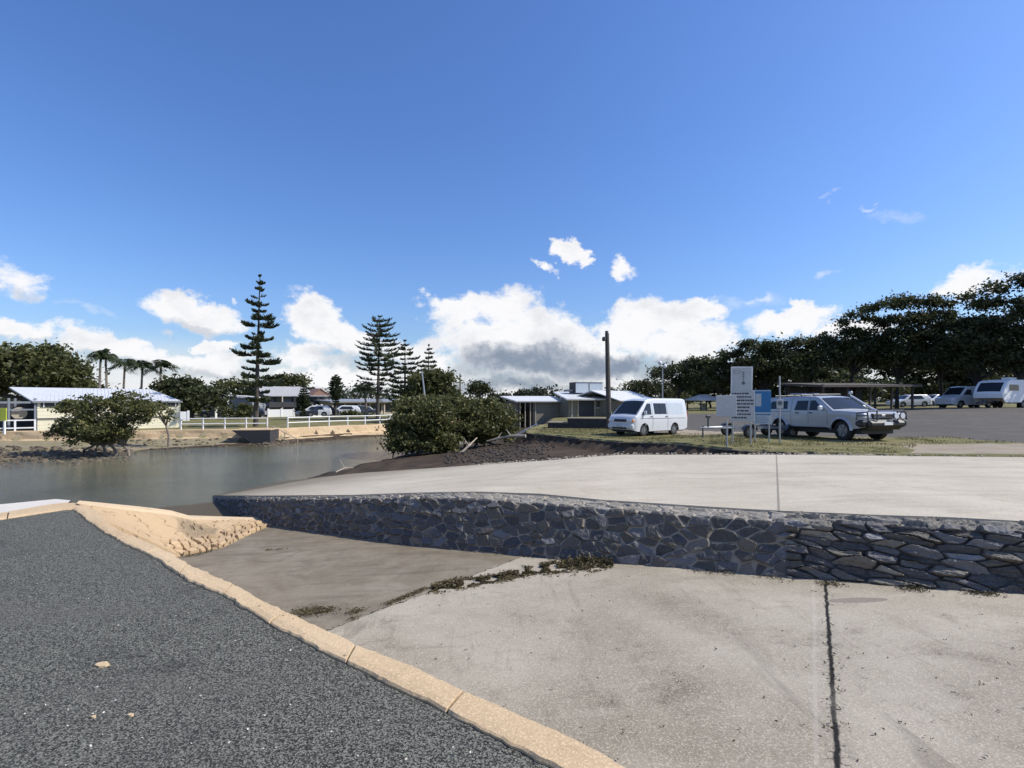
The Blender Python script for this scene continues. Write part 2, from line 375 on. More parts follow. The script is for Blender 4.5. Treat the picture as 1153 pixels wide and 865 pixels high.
# ================= stone wall outline =================
base_px=[(236,560),(277,585),(303,590),(330,596),(400,605),(462,614),(520,620),(573,624),(622,629),(730,637),(800,643),(885,650),(954,654),(1030,660),(1153,669)]
ys_px=[(230,562),(300,563),(400,563),(470,562),(539,563),(608,568),(678,574),(800,583),(874,588),(996,592),(1153,601)]
ye_px=[(230,559),(300,559.5),(400,559),(470,556.5),(539,555.5),(608,558),(678,565),(800,573),(874,577.5),(996,583),(1065,585),(1153,590)]
def lut(t,x): return float(np.interp(x,[a for a,b in t],[b for a,b in t]))
pxs=list(np.linspace(236,1153,90)); WB=[];WS=[];WE=[]
for px in pxs:
    b=rampD(px,lut(base_px,px)); xr=(px-CX)/F
    kS=(lut(ys_px,px)-HY)/F; kE=(lut(ye_px,px)-HY)/F
    g=.55/max(.35,.88+.48*xr)               # batter measured along the column's own depth
    # z=-kS*D ; D=Db+g*(z-zb)
    D=(b.y-g*b.z)/(1+g*kS); s=Vector((xr*D,D,-kS*D))
    if s.z<b.z+.05: s=Vector((b.x,b.y+.05,b.z+.05))
    De=min(max(s.z/-kE*.985,s.y+.16),s.y+.7); e=Vector((xr*De,De,-kE*De))
    WB.append(b);WS.append(s);WE.append(e)
# carry the wall on to the right, beyond the picture
dr=(WB[-1]-WB[-12]).normalized(); dr.z=0
for k in range(1,13):
    d=dr*k*.8; d.z=0
    WB.append(WB[89]+d); WS.append(WS[89]+d); WE.append(WE[89]+d)
arc=[0]
for i in range(1,len(WB)): arc.append(arc[-1]+(WB[i]-WB[i-1]).length)
def wl(L,u): return np.stack([np.interp(u,arc,[p[k] for p in L]) for k in range(3)],-1)
us=[];u=0
while u<arc[-1]:
    us.append(u); d=np.interp(u,arc,[p.y for p in WB]); u+=.00135*max(4.6,d)
us=np.array(us); nF,nC=84,18
B=wl(WB,us); S_=wl(WS,us); Ed=wl(WE,us)
useam=float(np.interp(885,pxs,arc[:90]))
rows=[];vv=[]
H=np.linalg.norm(S_-B,axis=1); Cw=np.linalg.norm(Ed-S_,axis=1)
for j in range(nF): t=j/(nF-1); t=-.12+1.12*t; rows.append(B+(S_-B)*t); vv.append(H*t)
for j in range(1,nC): t=j/(nC-1); rows.append(S_+(Ed-S_)*t); vv.append(H+Cw*t)
P=np.stack(rows,1); V=np.stack(vv,1); U=np.repeat(us[:,None],V.shape[1],1)
# normals
du=np.gradient(P,axis=0); dv=np.gradient(P,axis=1); N=np.cross(du,dv); N/=np.linalg.norm(N,axis=2,keepdims=True)+1e-9
for j in range(0): pass
isr=sstep(useam-.02,useam+.02,U)
wu=(fbm(U*3,V*3,3,3)-.5)*.12; wv=(fbm(U*3,V*3,3,9)-.5)*.10
def stones(cu,cv,shear,s,jw):
    f1,f2,bi,bj,ddu,ddv=voro((U+wu)/cu,(V+wv-shear*(U+wu))/cv,s,.85)
    e=(f2-f1); r=_h(bi,bj,s+2); r2=_h(bi,bj,s+3); r3=_h(bi,bj,s+4); r4=_h(bi,bj,s+6)
    body=sstep(jw*.35,jw*2.2,e)
    h=body*(.012+.03*r+(ddu*(r2-.5)*.07+ddv*(r3-.5)*.09))
    return e,h,r,r2,r3,r4,body
e1,h1,a1,b1,c1_,d1,bd1=stones(.225,.135,0,1,.095)
e2,h2,a2,b2,c2_,d2,bd2=stones(.31,.088,-.16,31,.075)
h2=h2*1.5+ (fbm(U*6,V*26+U*3,4,5)-.5)*.075
fine=(fbm(U*26,V*26,3,2)-.5)*.012
capw=sstep(-.02,.05,V-H[:,None])
h1=h1+(fbm(U*11,V*13,4,55)-.5)*.03
h=(h1*(1-isr)+(h2)*isr)+fine
h=h*(1-.35*capw)
edge=np.ones_like(V); edge[:,-1]=0; edge[:,-2]=.5
h=h*edge
P2=P+N*(h[...,None])*np.where((N[...,2:3]<0),-1,1)
# colour of each stone and of the mortar
g=.03+.06*a1+.09*(d1>.88); stone1=np.stack([g*(1.04+.25*(b1>.6)),g*(1.02+.08*(b1>.6)),g*(1.03-.2*(b1>.6))],-1)  # left stones kept dark: shade on the face put into their colour
g=.045+.12*a2**1.5+.14*(d2>.93); stone2=np.stack([g*(1.04+.2*(b2>.6)),g*(1.02+.06*(b2>.6)),g*(1.03-.2*(b2>.6))],-1)
m1=sstep(.14,.05,e1+(fbm(U*20,V*20,2,8)-.5)*.08)[...,None]; mort=np.array([.29,.25,.195]); 
lowfade=(1-.55*sstep(useam*.42,useam*.2,U))[...,None]     # lower left mortar darkened: shade on the face put into its colour
c1=stone1*(1-m1)+mort*m1*lowfade
m2=sstep(.10,.03,e2)[...,None]; c2=stone2*(1-m2)+np.array([.015,.015,.016])*m2
col=c1*(1-isr[...,None])+c2*isr[...,None]
cw=(capw*(.55+.45*fbm(U*4,V*9,3,44)))[...,None]; capcol=np.array([.42,.365,.275])*(1-.35*isr[...,None])  # cap paler: more mortar, plus sunlight on the top put into colour
capcol=capcol*(.55+.9*fbm(U*16,V*30,3,66))[...,None]
col=col*(1-cw*.8)+capcol*cw*.8
ni,nj=V.shape
o=npmesh('stone_wall',P2.reshape(-1,3),gridfaces(ni,nj),M['stone'],smooth=False,cols={'Col':col.reshape(-1,3)})
tag(o,'long sloping dark fieldstone wall with pale mortar holding up the upper concrete slipway','wall')

# ================= upper concrete slipway =================
FE=[Vector((-13.5,22.2,-3.75)),W(330,541,20.2),W(400,533,19.3),W(452,529.5,18.7),W(504,526,18.0),W(560,522,17.1),W(622,518,16.2),W(660,514.5,15.7),W(698,512,15.2),W(800,512,14.6),W(920,512,14.2),W(1040,514,13.5),Vector((15.2,12.9,-1.46)),Vector((20,11,-1.42)),Vector((27,7,-1.4))]
tn=[0,.12,.2,.26,.32,.39,.47,.52,.57,.67,.78,.88,.93,.97,1]
NEt=np.linspace(0,1,240)
arcn=np.array(arc)/arc[-1]
# the near edge starts past the wall's end, under water
NEp=[Vector((-12.3,18.6,-3.72))]+WE[0:]
na=np.array([0]+list(.10+.90*arcn))
def ev(t,T,Pn): return np.stack([np.interp(t,T,[p[k] for p in Pn]) for k in range(3)],-1)
def smoothcurve(Q,n=3):
    for _ in range(n): Q[1:-1]=(Q[:-2]+2*Q[1:-1]+Q[2:])/4
    return Q
Nn=ev(NEt,na,NEp); Ff=ev(NEt,tn,FE); Ff=smoothcurve(Ff,14)
nv=60; tt=np.linspace(0,1,nv)[None,:,None]
G=Nn[:,None,:]*(1-tt)+Ff[:,None,:]*tt
G[...,2]+= .03*np.sin(np.pi*tt[...,0]) + (fbm(G[...,0]*.7,G[...,1]*.7,3,5)-.5)*.03*np.minimum(1,8*tt[...,0]*(1-tt[...,0]))
G[:,:,2]+=.03*np.clip(1-tt[...,0]*3,0,1)
wob=(fbm(NEt*60,NEt*0,3,77)-.5)*.10; G[:,-1,1]+=wob
top=G.reshape(-1,3)
sk1=G[:,0,:].copy(); sk1[:,2]-=.10; sk2=G[:,-1,:].copy(); sk2[:,2]-=.16
GG=np.concatenate([sk1[:,None],G,sk2[:,None]],1)
o=npmesh('upper_slipway',GG.reshape(-1,3),gridfaces(GG.shape[0],GG.shape[1]),M['road'],smooth=False)
o.data.polygons.foreach_set('use_smooth',[False]*len(o.data.polygons)); tag(o,kind='structure')

# ================= lower slipway =================
xs=np.linspace(-22,16,230); ys=np.linspace(-14,27,240); X,Y=np.meshgrid(xs,ys,indexing='ij')
Z=np.minimum(rampplane(X,Y),-1.70)+(fbm(X*1.1,Y*1.1,3,3)-.5)*.02
o=npmesh('lower_slipway',np.stack([X,Y,Z],-1).reshape(-1,3),gridfaces(230,240),M['ramp']); tag(o,kind='structure')

# ================= kerb, asphalt =================
ki_px=[(0,584),(59,575),(70,573.5),(81,573),(90,577),(97,584),(118,599),(147,614),(177,628),(212,652),(251,668),(271,680),(340,719),(392,743),(427,764),(503,799),(583,840),(635,865)]
ko_px=[(0,577),(63,566.5),(75,565.5),(88,566),(100,570),(112,578),(134,596),(165,609),(195,623),(218,637),(260,655),(307,680),(340,695),(402,724),(454,743),(524,776),(628,820),(716,865)]
def onz(px,py,z): D=z/(-(py-HY)/F); return Vector(((px-CX)/F*D,D,z))
ZK=-1.63
ki=[onz(a,b,ZK) for a,b in ki_px]; ko=[onz(a,b,ZK) for a,b in ko_px]
dd=(ki[-1]-ki[-5]).normalized()
ki=[ki[0]+Vector((-20,-7,0))]+ki; ko=[ko[0]+Vector((-20,-7,0))]+ko
for k in (1.0,2.5,6,14): ki.append(ki[18]+dd*k); ko.append(ko[18]+dd*k)
def resamp(Pa,Pb,n):
    mid=[(a+b)/2 for a,b in zip(Pa,Pb)]; ar=[0]
    for i in range(1,len(mid)): ar.append(ar[-1]+(mid[i]-mid[i-1]).length)
    s=n(ar); return s,ar,[np.stack([np.interp(s,ar,[p[k] for p in L]) for k in range(3)],-1) for L in (Pa,Pb)]
def samp(ar):
    i0=ar[1]; i1=ar[18]; return np.concatenate([np.linspace(0,i0,60,endpoint=False),np.arange(i0,i1+2,.004),np.linspace(i1+2.02,ar[-1],60)])
s,ar,(KI,KO)=resamp(ki,ko,samp)
jA=ar[14]; jB=ar[16]; jo=[]
sp=abs(jB-jA); jo=[jA+sp*k for k in range(-14,14)]
gro=np.zeros_like(s)
for q in jo: gro=np.maximum(gro,np.exp(-((s-q+.0)/.0055)**2))
prof=[(-.0,-.25),(-.0,-.012),(.05,.0),(.3,.004),(.6,.003),(.93,.0),(1.0,-.02),(1.02,-2.2)]
Kv=[]
for k,(t,dz) in enumerate(prof):
    q=KI*(1-t)+KO*t
    q=q.copy(); q[:,2]=ZK+dz+(fbm(s*3,s*0+k,3,1)-.5)*.012-gro*(.03 if 0<k<7 else 0)
    wb=(fbm(s*7,s*0+1.5,3,1+(k>3))-.5)*.045; q[:,1]+=wb*(0 if 2<k<5 else 1); q[:,0]+=wb*.5
    Kv.append(q)
Kv=np.stack(Kv,1)
o=npmesh('kerb',Kv.reshape(-1,3),gridfaces(len(s),len(prof)),M['kerb'],smooth=False,cols={'Joint':np.repeat(np.repeat(np.clip(gro*1.2,0,1)[:,None,None],len(prof),1),3,2).reshape(-1,3)}); tag(o,kind='structure')
# asphalt
poly=[tuple(p)[:2] for p in KI]
AP=[(x,y) for x,y in zip(KI[:,0],KI[:,1])]+[(30,-40),(-60,-40)]
mb=MB(); step=AP[:len(KI):6]+[AP[len(KI)-1]]; mb.add([(x,y,-1.652) for x,y in step]+[(30,-40,-1.652),(-60,-40,-1.652),(-60,-10,-1.652)],[tuple(range(len(step)+3))])
o=build('asphalt_path',mb,M['asphalt']); tag(o,kind='structure')
# pale quay apron beyond the left kerb
qa=[ko[0],ko[1],ko[2],ko[3]]; qb=[onz(-0,568,-1.66),onz(63,562,-1.66),onz(80,563.5,-1.66)]; qb=[qb[0]+Vector((-20,-7,0))]+qb
mb=MB(); mb.grid([[Vector((a.x,a.y,-1.655)) for a in qa],[Vector((b.x,b.y,-1.66)) for b in qb],[Vector((b.x,b.y,-4)) for b in qb]])
o=build('quay_edge',mb,M['quay']); tag(o,kind='structure')

# ================= rock pitched wing between kerb and slipway =================
na_,nb_=260,110; a=np.linspace(0,1,na_); 
def L3(pts,t,x): return np.stack([np.interp(x,t,[p[k] for p in pts]) for k in range(3)],-1)
crest=[W(86,566.5,7.95),W(165,574,9.1),W(192,577.5,9.7),W(212,583,10.1),W(289,585,11.5),W(306,590,11.6)]
r0=rampD(196,626); low=[Vector((-5.6,8.0,-2.55)),rampD(205,626),rampD(228,622),rampD(250,617),rampD(295,596),rampD(309,591)]
up=[onz(88,567,ZK-.02)]*1
low[0]=onz(118,585,-1.75)
tt_=[0,.3,.42,.55,.92,1]
Cr=L3(crest,tt_,a); Lo=L3(low,tt_,a)
b=np.linspace(0,1,nb_)[None,:,None]
Pw=Cr[:,None,:]*(1-b)+Lo[:,None,:]*b
bb=np.repeat(b[...,0],na_,0); aa=np.repeat(a[:,None],nb_,1)
Pw[...,2]-=.10*np.sin(np.pi*bb)*np.sin(np.pi*np.clip(aa*1.2,0,1))
uu=aa*6; v2=bb*2.2
f1,f2,bi,bj,_,_=voro((uu+(fbm(uu*3,v2*3,2,1)-.5)*.2)/.30,(v2+(fbm(uu*3,v2*3,2,4)-.5)*.2)/.26,71,.8)
st=sstep(.5,.66,bb+.55*(aa-.35)+(fbm(uu*2,v2*2,3,6)-.5)*.25)*sstep(.22,.3,aa)
hh=st*(sstep(.04,.22,f2-f1)*(.06+.05*_h(bi,bj,3))-.05)+(fbm(uu*5,v2*5,4,12)-.5)*.03*np.minimum(1,bb*6)
crk=np.abs(fbm(uu*1.6+3,v2*2.2,3,31)-.47); crk=sstep(.014,.004,crk)*(1-st)*sstep(.02,.08,bb)
Pw[...,2]+=hh-crk*.03; 
capr=sstep(.06,.03,bb)
base_=np.array([.44,.305,.17]); colw=np.ones(Pw.shape)*base_*(.8+.4*_h(bi,bj,9)[...,None]*st[...,None]+.2*(1-st[...,None]))
dk=sstep(.55,.7,fbm(uu*1.1+7,v2*1.3,4,21))*sstep(.3,.5,aa)*(1-st*.6); colw=colw*(1-.55*dk[...,None])
colw=colw*(1-.75*(st*sstep(.09,.02,f2-f1))[...,None])*(1-.8*crk[...,None]); colw=colw*(1-capr[...,None])+np.array([.56,.42,.26])*capr[...,None]
back=[]
bk=Cr.copy(); bk[:,0]-=.12; bk[:,1]+=.2; bk2=bk.copy(); bk2[:,1]+=.5; bk2[:,0]-=.3; bk2[:,2]=rampplane(bk2[:,0],bk2[:,1])-.1
ft=Lo.copy(); ft[:,2]-=.3
Pall=np.concatenate([bk2[:,None],bk[:,None],Pw,ft[:,None]],1)
call=np.concatenate([colw[:,:1]*.6,colw[:,:1],colw,colw[:,-1:]*.5],1)
o=npmesh('rock_pitching',Pall.reshape(-1,3),gridfaces(na_,nb_+3),M['tanstone'],smooth=False,cols={'Col':call.reshape(-1,3)})
tag(o,'cracked tan concrete and stone slope running down from the kerb to the lower slipway','retaining slope')

# ================= terrain =================
Fl=[(-260,-40),(-130,0),(-75,12),(-45,19),(-24,24),(-21.5,26),(-20.8,31.8),(-16.7,34.8),(-11.6,43.2),(-6,57),(-3,85),(-6,150),(-8,400)]   # far waterline
Tl=[(-260,-15),(-130,18),(-75,27),(-45,33),(-35.5,34.6),(-29,35.8),(-24.4,37.3),(-17.9,38.6),(-11.9,46.6),(-8,60),(-6,85),(-9,150),(-12,400)]     # top of the far sea wall
Ml=[(-9.6,19.6),(-8.67,20.3),(-7.6,25),(-7,27.6),(-5,34),(-1,42),(1.5,60),(2,90),(0,160),(0,400)]
Bl=[(40,3),(20,11.2),(12,14.2),(9.3,14.9),(7.1,16.6),(4.9,21.2),(2.6,25.6),(.69,29.6),(1.0,33),(2.6,41),(5,60),(6,90),(4,160),(4,400)]
def sd(x,y,L):
    """distance to polyline and sign (+ on the left of its direction)"""
    best=np.full(x.shape,1e9); sg=np.ones(x.shape)
    for (x0,y0),(x1,y1) in zip(L[:-1],L[1:]):
        dx,dy=x1-x0,y1-y0; t=np.clip(((x-x0)*dx+(y-y0)*dy)/(dx*dx+dy*dy),0,1)
        qx=x-x0-t*dx; qy=y-y0-t*dy; d=np.sqrt(qx*qx+qy*qy); cr=dx*qy-dy*qx
        m=d<best-1e-9; best=np.where(m,d,best); sg=np.where(m,np.sign(cr),sg)
    return best*sg
CP=[(1,30,-1.9),(3,25,-1.82),(7,17,-1.6),(9.5,15.2,-1.57),(12,22,-1.62),(8,28,-1.88),(5,26,-1.85),(13,18.5,-1.53),(17,14,-1.47),(20,16,-1.4),(28,26,-1.2),(45,45,-.75),(58,52,-.6),(35,40,-1.0),(20,60,-1.2),(10,60,-1.9),(2,60,-2.1),(-25,40,-2.25),(-12,48,-2.3),(-18,42,-2.25),(-40,36,-2.2),(-40,80,-2.5),(-10,80,-2.4),(-80,60,-2.4),(0,120,-2.0),(60,120,-.5),(120,60,-.4),(-150,150,-2.5),(18,47,-1.3),(5,45,-2.0),(400,400,0),(-400,400,-2.5),(0,1400,-1.5),(1400,0,0),(-1400,0,-2),(30,5,-1.35)]
def zland(x,y):
    n=0;d_=0
    for a_,b_,c_ in CP:
        w=1/(((x-a_)**2+(y-b_)**2)+1.0)**1.6; n=n+w*c_; d_=d_+w
    return n/d_
def inpoly(x,y,P):
    c=np.zeros(x.shape,bool); n=len(P)
    for i in range(n):
        x0,y0=P[i]; x1,y1=P[(i+1)%n]
        if y0==y1: continue
        c^=((y0>y)!=(y1>y))&(x<(x1-x0)*(y-y0)/(y1-y0)+x0)
    return c
nearN=[(p[0],p[1]) for p in Nn[::4]]; farF=[(p[0],p[1]) for p in Ff[::4]]
ROADP=nearN+farF[::-1]
def hfun(x,y):
    x=np.asarray(x,float); y=np.asarray(y,float)
    dF=sd(x,y,Fl); dT=sd(x,y,Tl); dM=-sd(x,y,Ml); dB=-sd(x,y,Bl[::1])
    # Bl runs from right to far: land lies on its right side
    zl=zland(x,y)
    # left bank
    tF=np.clip(dF/np.maximum(dF+np.abs(dT),.1),0,1)
    zbank=-3.3+.5*tF**1.3+.0*x
    left=np.where(dT>0,zl,np.where(dF>0,zbank,-3.3+np.maximum(dF,-4)*.25))
    # right land: mud then steep bank then grass
    nz=(fbm(x*.9,y*.9,3,9)-.5)
    zm=-3.2+.105*np.clip(dM,-12,9)+nz*.15*(dM>0)
    s_=dB
    nearb=sstep(48,40,y)
    right=np.where(s_>.3,zl,np.maximum(np.where(s_>-.15,zl-.16*nearb*sstep(.3,.05,s_),zl-.16*nearb+(s_+.15)*.9),np.minimum(zm,zl-.2*nearb)))
    rr=(dM>0)|(dB>0)
    z=np.where(rr,right,left)
    return z,dF,dT,dM,dB
Rx=[];
def axis(lo,f0,f1,hi,st):
    a=list(np.arange(f0,f1,st)); s0=st; v=f0; L=[]
    while v>lo: s0*=1.16; v-=s0; L.append(v)
    v=a[-1]; s0=st; Rr=[]
    while v<hi: s0*=1.16; v+=s0; Rr.append(v)
    return np.array(L[::-1]+a+Rr)
gx=axis(-1500,-42,34,1500,.3); gy=axis(-600,8,62,1600,.3)
X,Y=np.meshgrid(gx,gy,indexing='ij')
Z,dF,dT,dM,dB=hfun(X,Y)
rd=inpoly(X,Y,ROADP)
# distance weights for the road bed
from mathutils import kdtree
kd=kdtree.KDTree(G.shape[0]*G.shape[1])
GF=G.reshape(-1,3)
for i,p in enumerate(GF): kd.insert((p[0],p[1],0),i)
kd.balance()
near=(X>-16)&(X<30)&(Y>2)&(Y<26)
idx=np.argwhere(near)
Zr=Z.copy()
for i,j in idx:
    c,k,d=kd.find((X[i,j],Y[i,j],0)); zr=GF[k][2]
    if rd[i,j]: Zr[i,j]=zr-.25
    elif d<1.6 and Y[i,j]>GF[k][1]:
        w=max(0,1-d/1.6)**2; Zr[i,j]=Z[i,j]*(1-w)+(zr-.05)*w
Z=Zr
# area of asphalt, lower slipway and wall: keep the sheet underneath
LOWP=[(-22,-16)]+[(-60,-16),(-60,-6)]+[(p.x-.3,p.y-.2) for p in ko[1:2]]+[(-9.5,8.5)]+[(-12.2,18.5)]+[(p.x,p.y+.1) for p in WE]+[(30,-10),(30,-40),(-60,-40)]
PATHP=[(-60,-40),(-60,-9)]+[(p.x,p.y) for p in ko]+[(30,-40)]
ip=inpoly(X,Y,PATHP); 
under=(Y<27)&(X>-16)&(~rd)&(sd(X,Y,[tuple(p) for p in nearN[1:]])<0)&(X<30)
Z=np.where(under,np.minimum(np.minimum(rampplane(X,Y)-.35,-2.1),Z),Z)
Z=np.where(ip,-1.95,Z)
Z=np.where((Y<-2)&~ip&(X>-16),-2.2,Z)
Z=np.where((X<-60)&(Y<-15),-1.95,Z)
# surface kinds
zone=np.zeros(X.shape+(3,))
right=(dM>0)|(dB>0)
g=np.where(right,(dB>0).astype(float),(dT>.3).astype(float))
carp=[(9.5,48),(8.2,36),(8.9,30),(11.2,25.6),(12.2,23.2),(13.5,22.4),(17.5,20.6),(17.2,17.5),(17.5,15.2),(40,6),(90,10),(90,40),(48,50),(34,50),(24,48)]
cp=inpoly(X,Y,carp)
sand=inpoly(X,Y,[(13.2,17.6),(12.2,15.6),(11,14.6),(20,10),(30,8),(18.5,15.0),(17.3,16.8),(16,17.6)])|inpoly(X,Y,[(7.6,30),(9,26.6),(12.4,25),(13,27),(9.4,33)])
mudm=right&(dB<=.15)
bank=(~right)&(dF<=2.5)
shelf=(~right)&(dF>2.5)&(dT<=.3)
zone[...,0]=np.where(g>0,1,0); zone[...,0]=np.where(cp|sand,0,zone[...,0]); zone[...,2]=np.where(cp&~sand,1,0)
zone[...,1]=np.where(mudm|bank,1,0); zone[...,0]=np.where(mudm|bank,0,zone[...,0]); zone[...,0]=np.where(shelf,.5,zone[...,0]); zone[...,1]=np.where(shelf,.34,zone[...,1])
farz=(Y>50)&right; 
edge_=np.abs(sd(X,Y,[tuple(p) for p in farF[1:]])); 
zone[...,0]=np.where((edge_<.55)&right&(dB>0),.3,zone[...,0])
o=npmesh('ground',np.stack([X,Y,Z],-1).reshape(-1,3),gridfaces(len(gx),len(gy)),M['ground'],cols={'Zone':zone.reshape(-1,3)})
tag(o,kind='structure')
def hz(x,y): return float(hfun(np.array([x]),np.array([y]))[0][0])
def GP(px,D,dz=0): x=XD(px,D); return Vector((x,D,hz(x,D)+dz))
mb=MB(); mb.quad((-400,-60,-3.2),(8,-60,-3.2),(8,420,-3.2),(-400,420,-3.2)); o=build('water',mb,M['water']); tag(o,kind='structure')

# ================= far sea wall =================
pts=[Vector((x,y,0)) for x,y in Tl[1:11]]
A=[];ar=[0]
for i in range(1,len(pts)): ar.append(ar[-1]+(pts[i]-pts[i-1]).length)
s=np.arange(0,ar[-1],.25); TX=np.interp(s,ar,[p.x for p in pts]); TY=np.interp(s,ar,[p.y for p in pts])
tx=np.gradient(TX); ty=np.gradient(TY); L=np.hypot(tx,ty); nx_=ty/L; ny_=-tx/L
zt=np.array([hz(a+0-b2*.6,b_-c2*.6) for a,b_,b2,c2 in zip(TX,TY,nx_,ny_)])
rows=[]
for off,dz,ns in ((-.45,-.3,0),(-.45,.05,0),(-.02,.05,0),(.03,.0,.02),(.10,-.22,.05),(.16,-.48,.06),(.30,-.62,.1),(.9,-.72,.14),(1.0,-1.2,0)):
    n_=(fbm(s*.9,s*0+off*9,3,4)-.5)
    rows.append(np.stack([TX+nx_*(off+n_*ns*4),TY+ny_*(off+n_*ns*4),zt+dz+n_*ns],-1))
o=npmesh('sea_wall',np.stack(rows,1).reshape(-1,3),gridfaces(len(s),len(rows)),M['seawall'],smooth=False)
tag(o,'low tan concrete sea wall along the far bank of the creek below the white railing','wall')

# steep bare bank between the grass and the mud
bp=[Vector((x,y,0)) for x,y in Bl[1:10]]
ar=[0]
for i in range(1,len(bp)): ar.append(ar[-1]+(bp[i]-bp[i-1]).length)
s=np.arange(2.0,ar[-1],.07); BX=np.interp(s,ar,[p.x for p in bp]); BY=np.interp(s,ar,[p.y for p in bp])
for _ in range(60): BX[1:-1]=(BX[:-2]+BX[1:-1]*2+BX[2:])/4; BY[1:-1]=(BY[:-2]+BY[1:-1]*2+BY[2:])/4
tx=np.gradient(BX); ty=np.gradient(BY); L=np.hypot(tx,ty); ox=-ty/L; oy=tx/L      # towards the mud
zl_=zland(BX,BY); rows=[]
wv=(fbm(s*.7,s*0,4,3)-.5)*.35
offs=[-.75,-.45,-.2,-.05,.03,.10,.17,.26,.36,.47,.6,.74,.9,1.08,1.3,1.7]
drop=[-.05,.022,.03,.025,-.03,-.14,-.25,-.37,-.49,-.61,-.75,-.9,-1.06,-1.22,-1.45,-2.1]
for k,(o_,d_) in enumerate(zip(offs,drop)):
    n_=(fbm(s*2.3+k*.35,s*0+k*.5,4,5)-.5); n2_=(fbm(s*7,s*0+k*.9,3,25)-.5)
    oo=o_+wv+(n_*.28+n2_*.08)*(1 if 2<k<15 else .2)
    rows.append(np.stack([BX+ox*oo,BY+oy*oo,zl_+d_+(n_*.05 if k>3 else n_*.02)],-1))
Pb=np.stack(rows,1); zn=np.zeros(Pb.shape); zn[:,:4,0]=1; zn[:,4,0]=.5; zn[:,4,1]=.4; zn[:,5:,1]=1
o=npmesh('bank',Pb.reshape(-1,3),gridfaces(len(s),len(offs)),M['ground'],smooth=False,cols={'Zone':zn.reshape(-1,3)}); tag(o,kind='structure')
# ================= vehicles =================
def interp(t,x):
    return float(np.interp(x,[a for a,b in t],[b for a,b in t]))
class Veh:
    """body lofted along x (nose at x=0, going back), y across, z up"""
    def __init__(s,L,Wd,top,bot,belt,tum,ax,wr,endt=.35,ends=.12,crown=.04,shoulder=.10,plan=None):
        s.L=L;s.W=Wd/2;s.top=top;s.bot=bot;s.belt=belt;s.tum=tum;s.ax=ax;s.wr=wr;s.endt=endt;s.ends=ends;s.crown=crown;s.sh=shoulder
    def zt(s,x): return interp(s.top,x)
    def w(s,x,z):
        e=1.0
        if x<s.endt: e-=s.ends*(1-x/s.endt)**2
        if x>s.L-s.endt*.6: e-=s.ends*.6*((x-s.L+s.endt*.6)/(s.endt*.6))**2
        w=s.W*e
        if z>s.belt: w-=s.tum*(z-s.belt)
        else: w-=.05*((s.belt-z)/s.belt)**2
        return w
    def zb(s,x):
        z=interp(s.bot,x)
        for a in s.ax:
            r=s.wr*1.17; d=abs(x-a)
            if d<r: z=max(z,s.wr+math.sqrt(r*r-d*d)*1.0)
        return z
    def body(s):
        xs=set(list(np.linspace(0,s.L,60))+[a for a,b in s.top])
        for a in s.ax:
            r=s.wr*1.17
            for k in range(-9,10): xs.add(a+r*math.sin(k/9*math.pi/2)*.999)
            xs.add(a-r*1.001); xs.add(a+r*1.001)
        xs=sorted(x for x in xs if 0<=x<=s.L)
        P=[]
        for x in xs:
            zt=s.zt(x); zb=min(s.zb(x),zt-.06); row=[]
            hh=zt-zb
            sh=min(s.sh,hh*.4)
            prof=[(0,zb),(0,zb+.25*(hh-sh)),(0,zb+.5*(hh-sh)),(0,zb+.75*(hh-sh)),(0,zt-sh),(.12,zt-sh*.45),(.35,zt-sh*.12),(1,zt)]
            side=[]
            for k,(q,z) in enumerate(prof[:-1]):
                wv=s.w(x,z)-q*sh*.9; side.append((x,wv,z))
            wt=side[-1][1]
            topc=[(x,wt*f,zt+s.crown*(1-f*f)*.6-sh*.12*abs(f)) for f in (.75,.4,0,-.4,-.75)]
            row=side+topc+[(a,-b,c) for a,b,c in side[::-1]]
            P.append(row)
        mb=MB(); mb.grid(P)
        n=len(P[0])
        for r in (P[0],P[-1]):
            h=n//2
            mb.grid([[r[k],r[n-1-k]] for k in range(h+1)])
        return mb
    def sidepatch(s,c,sy,off=.006,nx=8,nz=5):
        """c: 4 corners (x,z) rear-bottom.. order around"""
        P=[]
        for i in range(nx+1):
            a=i/nx; row=[]
            for j in range(nz+1):
                b=j/nz
                x=(c[0][0]*(1-a)+c[1][0]*a)*(1-b)+(c[3][0]*(1-a)+c[2][0]*a)*b
                z=(c[0][1]*(1-a)+c[1][1]*a)*(1-b)+(c[3][1]*(1-a)+c[2][1]*a)*b
                row.append((x,sy*(s.w(x,z)+off),z))
            P.append(row)
        mb=MB(); mb.grid(P); return mb
    def toppatch(s,x0,x1,f=.86,off=.012,n=10,f1=None):
        P=[]
        for i in range(n+1):
            x=x0+(x1-x0)*i/n; zt=s.zt(x); ff=f+((f1 or f)-f)*i/n; row=[]
            sl=(s.zt(x+.02)-s.zt(x-.02))/.04; L=math.hypot(1,sl)
            for j in range(9):
                q=(-1+j/4)*ff; wt=s.w(x,zt)-.35*s.sh*.9
                row.append((x-off*sl/L,wt*q,zt+s.crown*(1-q*q)*.6-s.sh*.12*abs(q)+off/L))
            P.append(row)
        mb=MB(); mb.grid(P); return mb
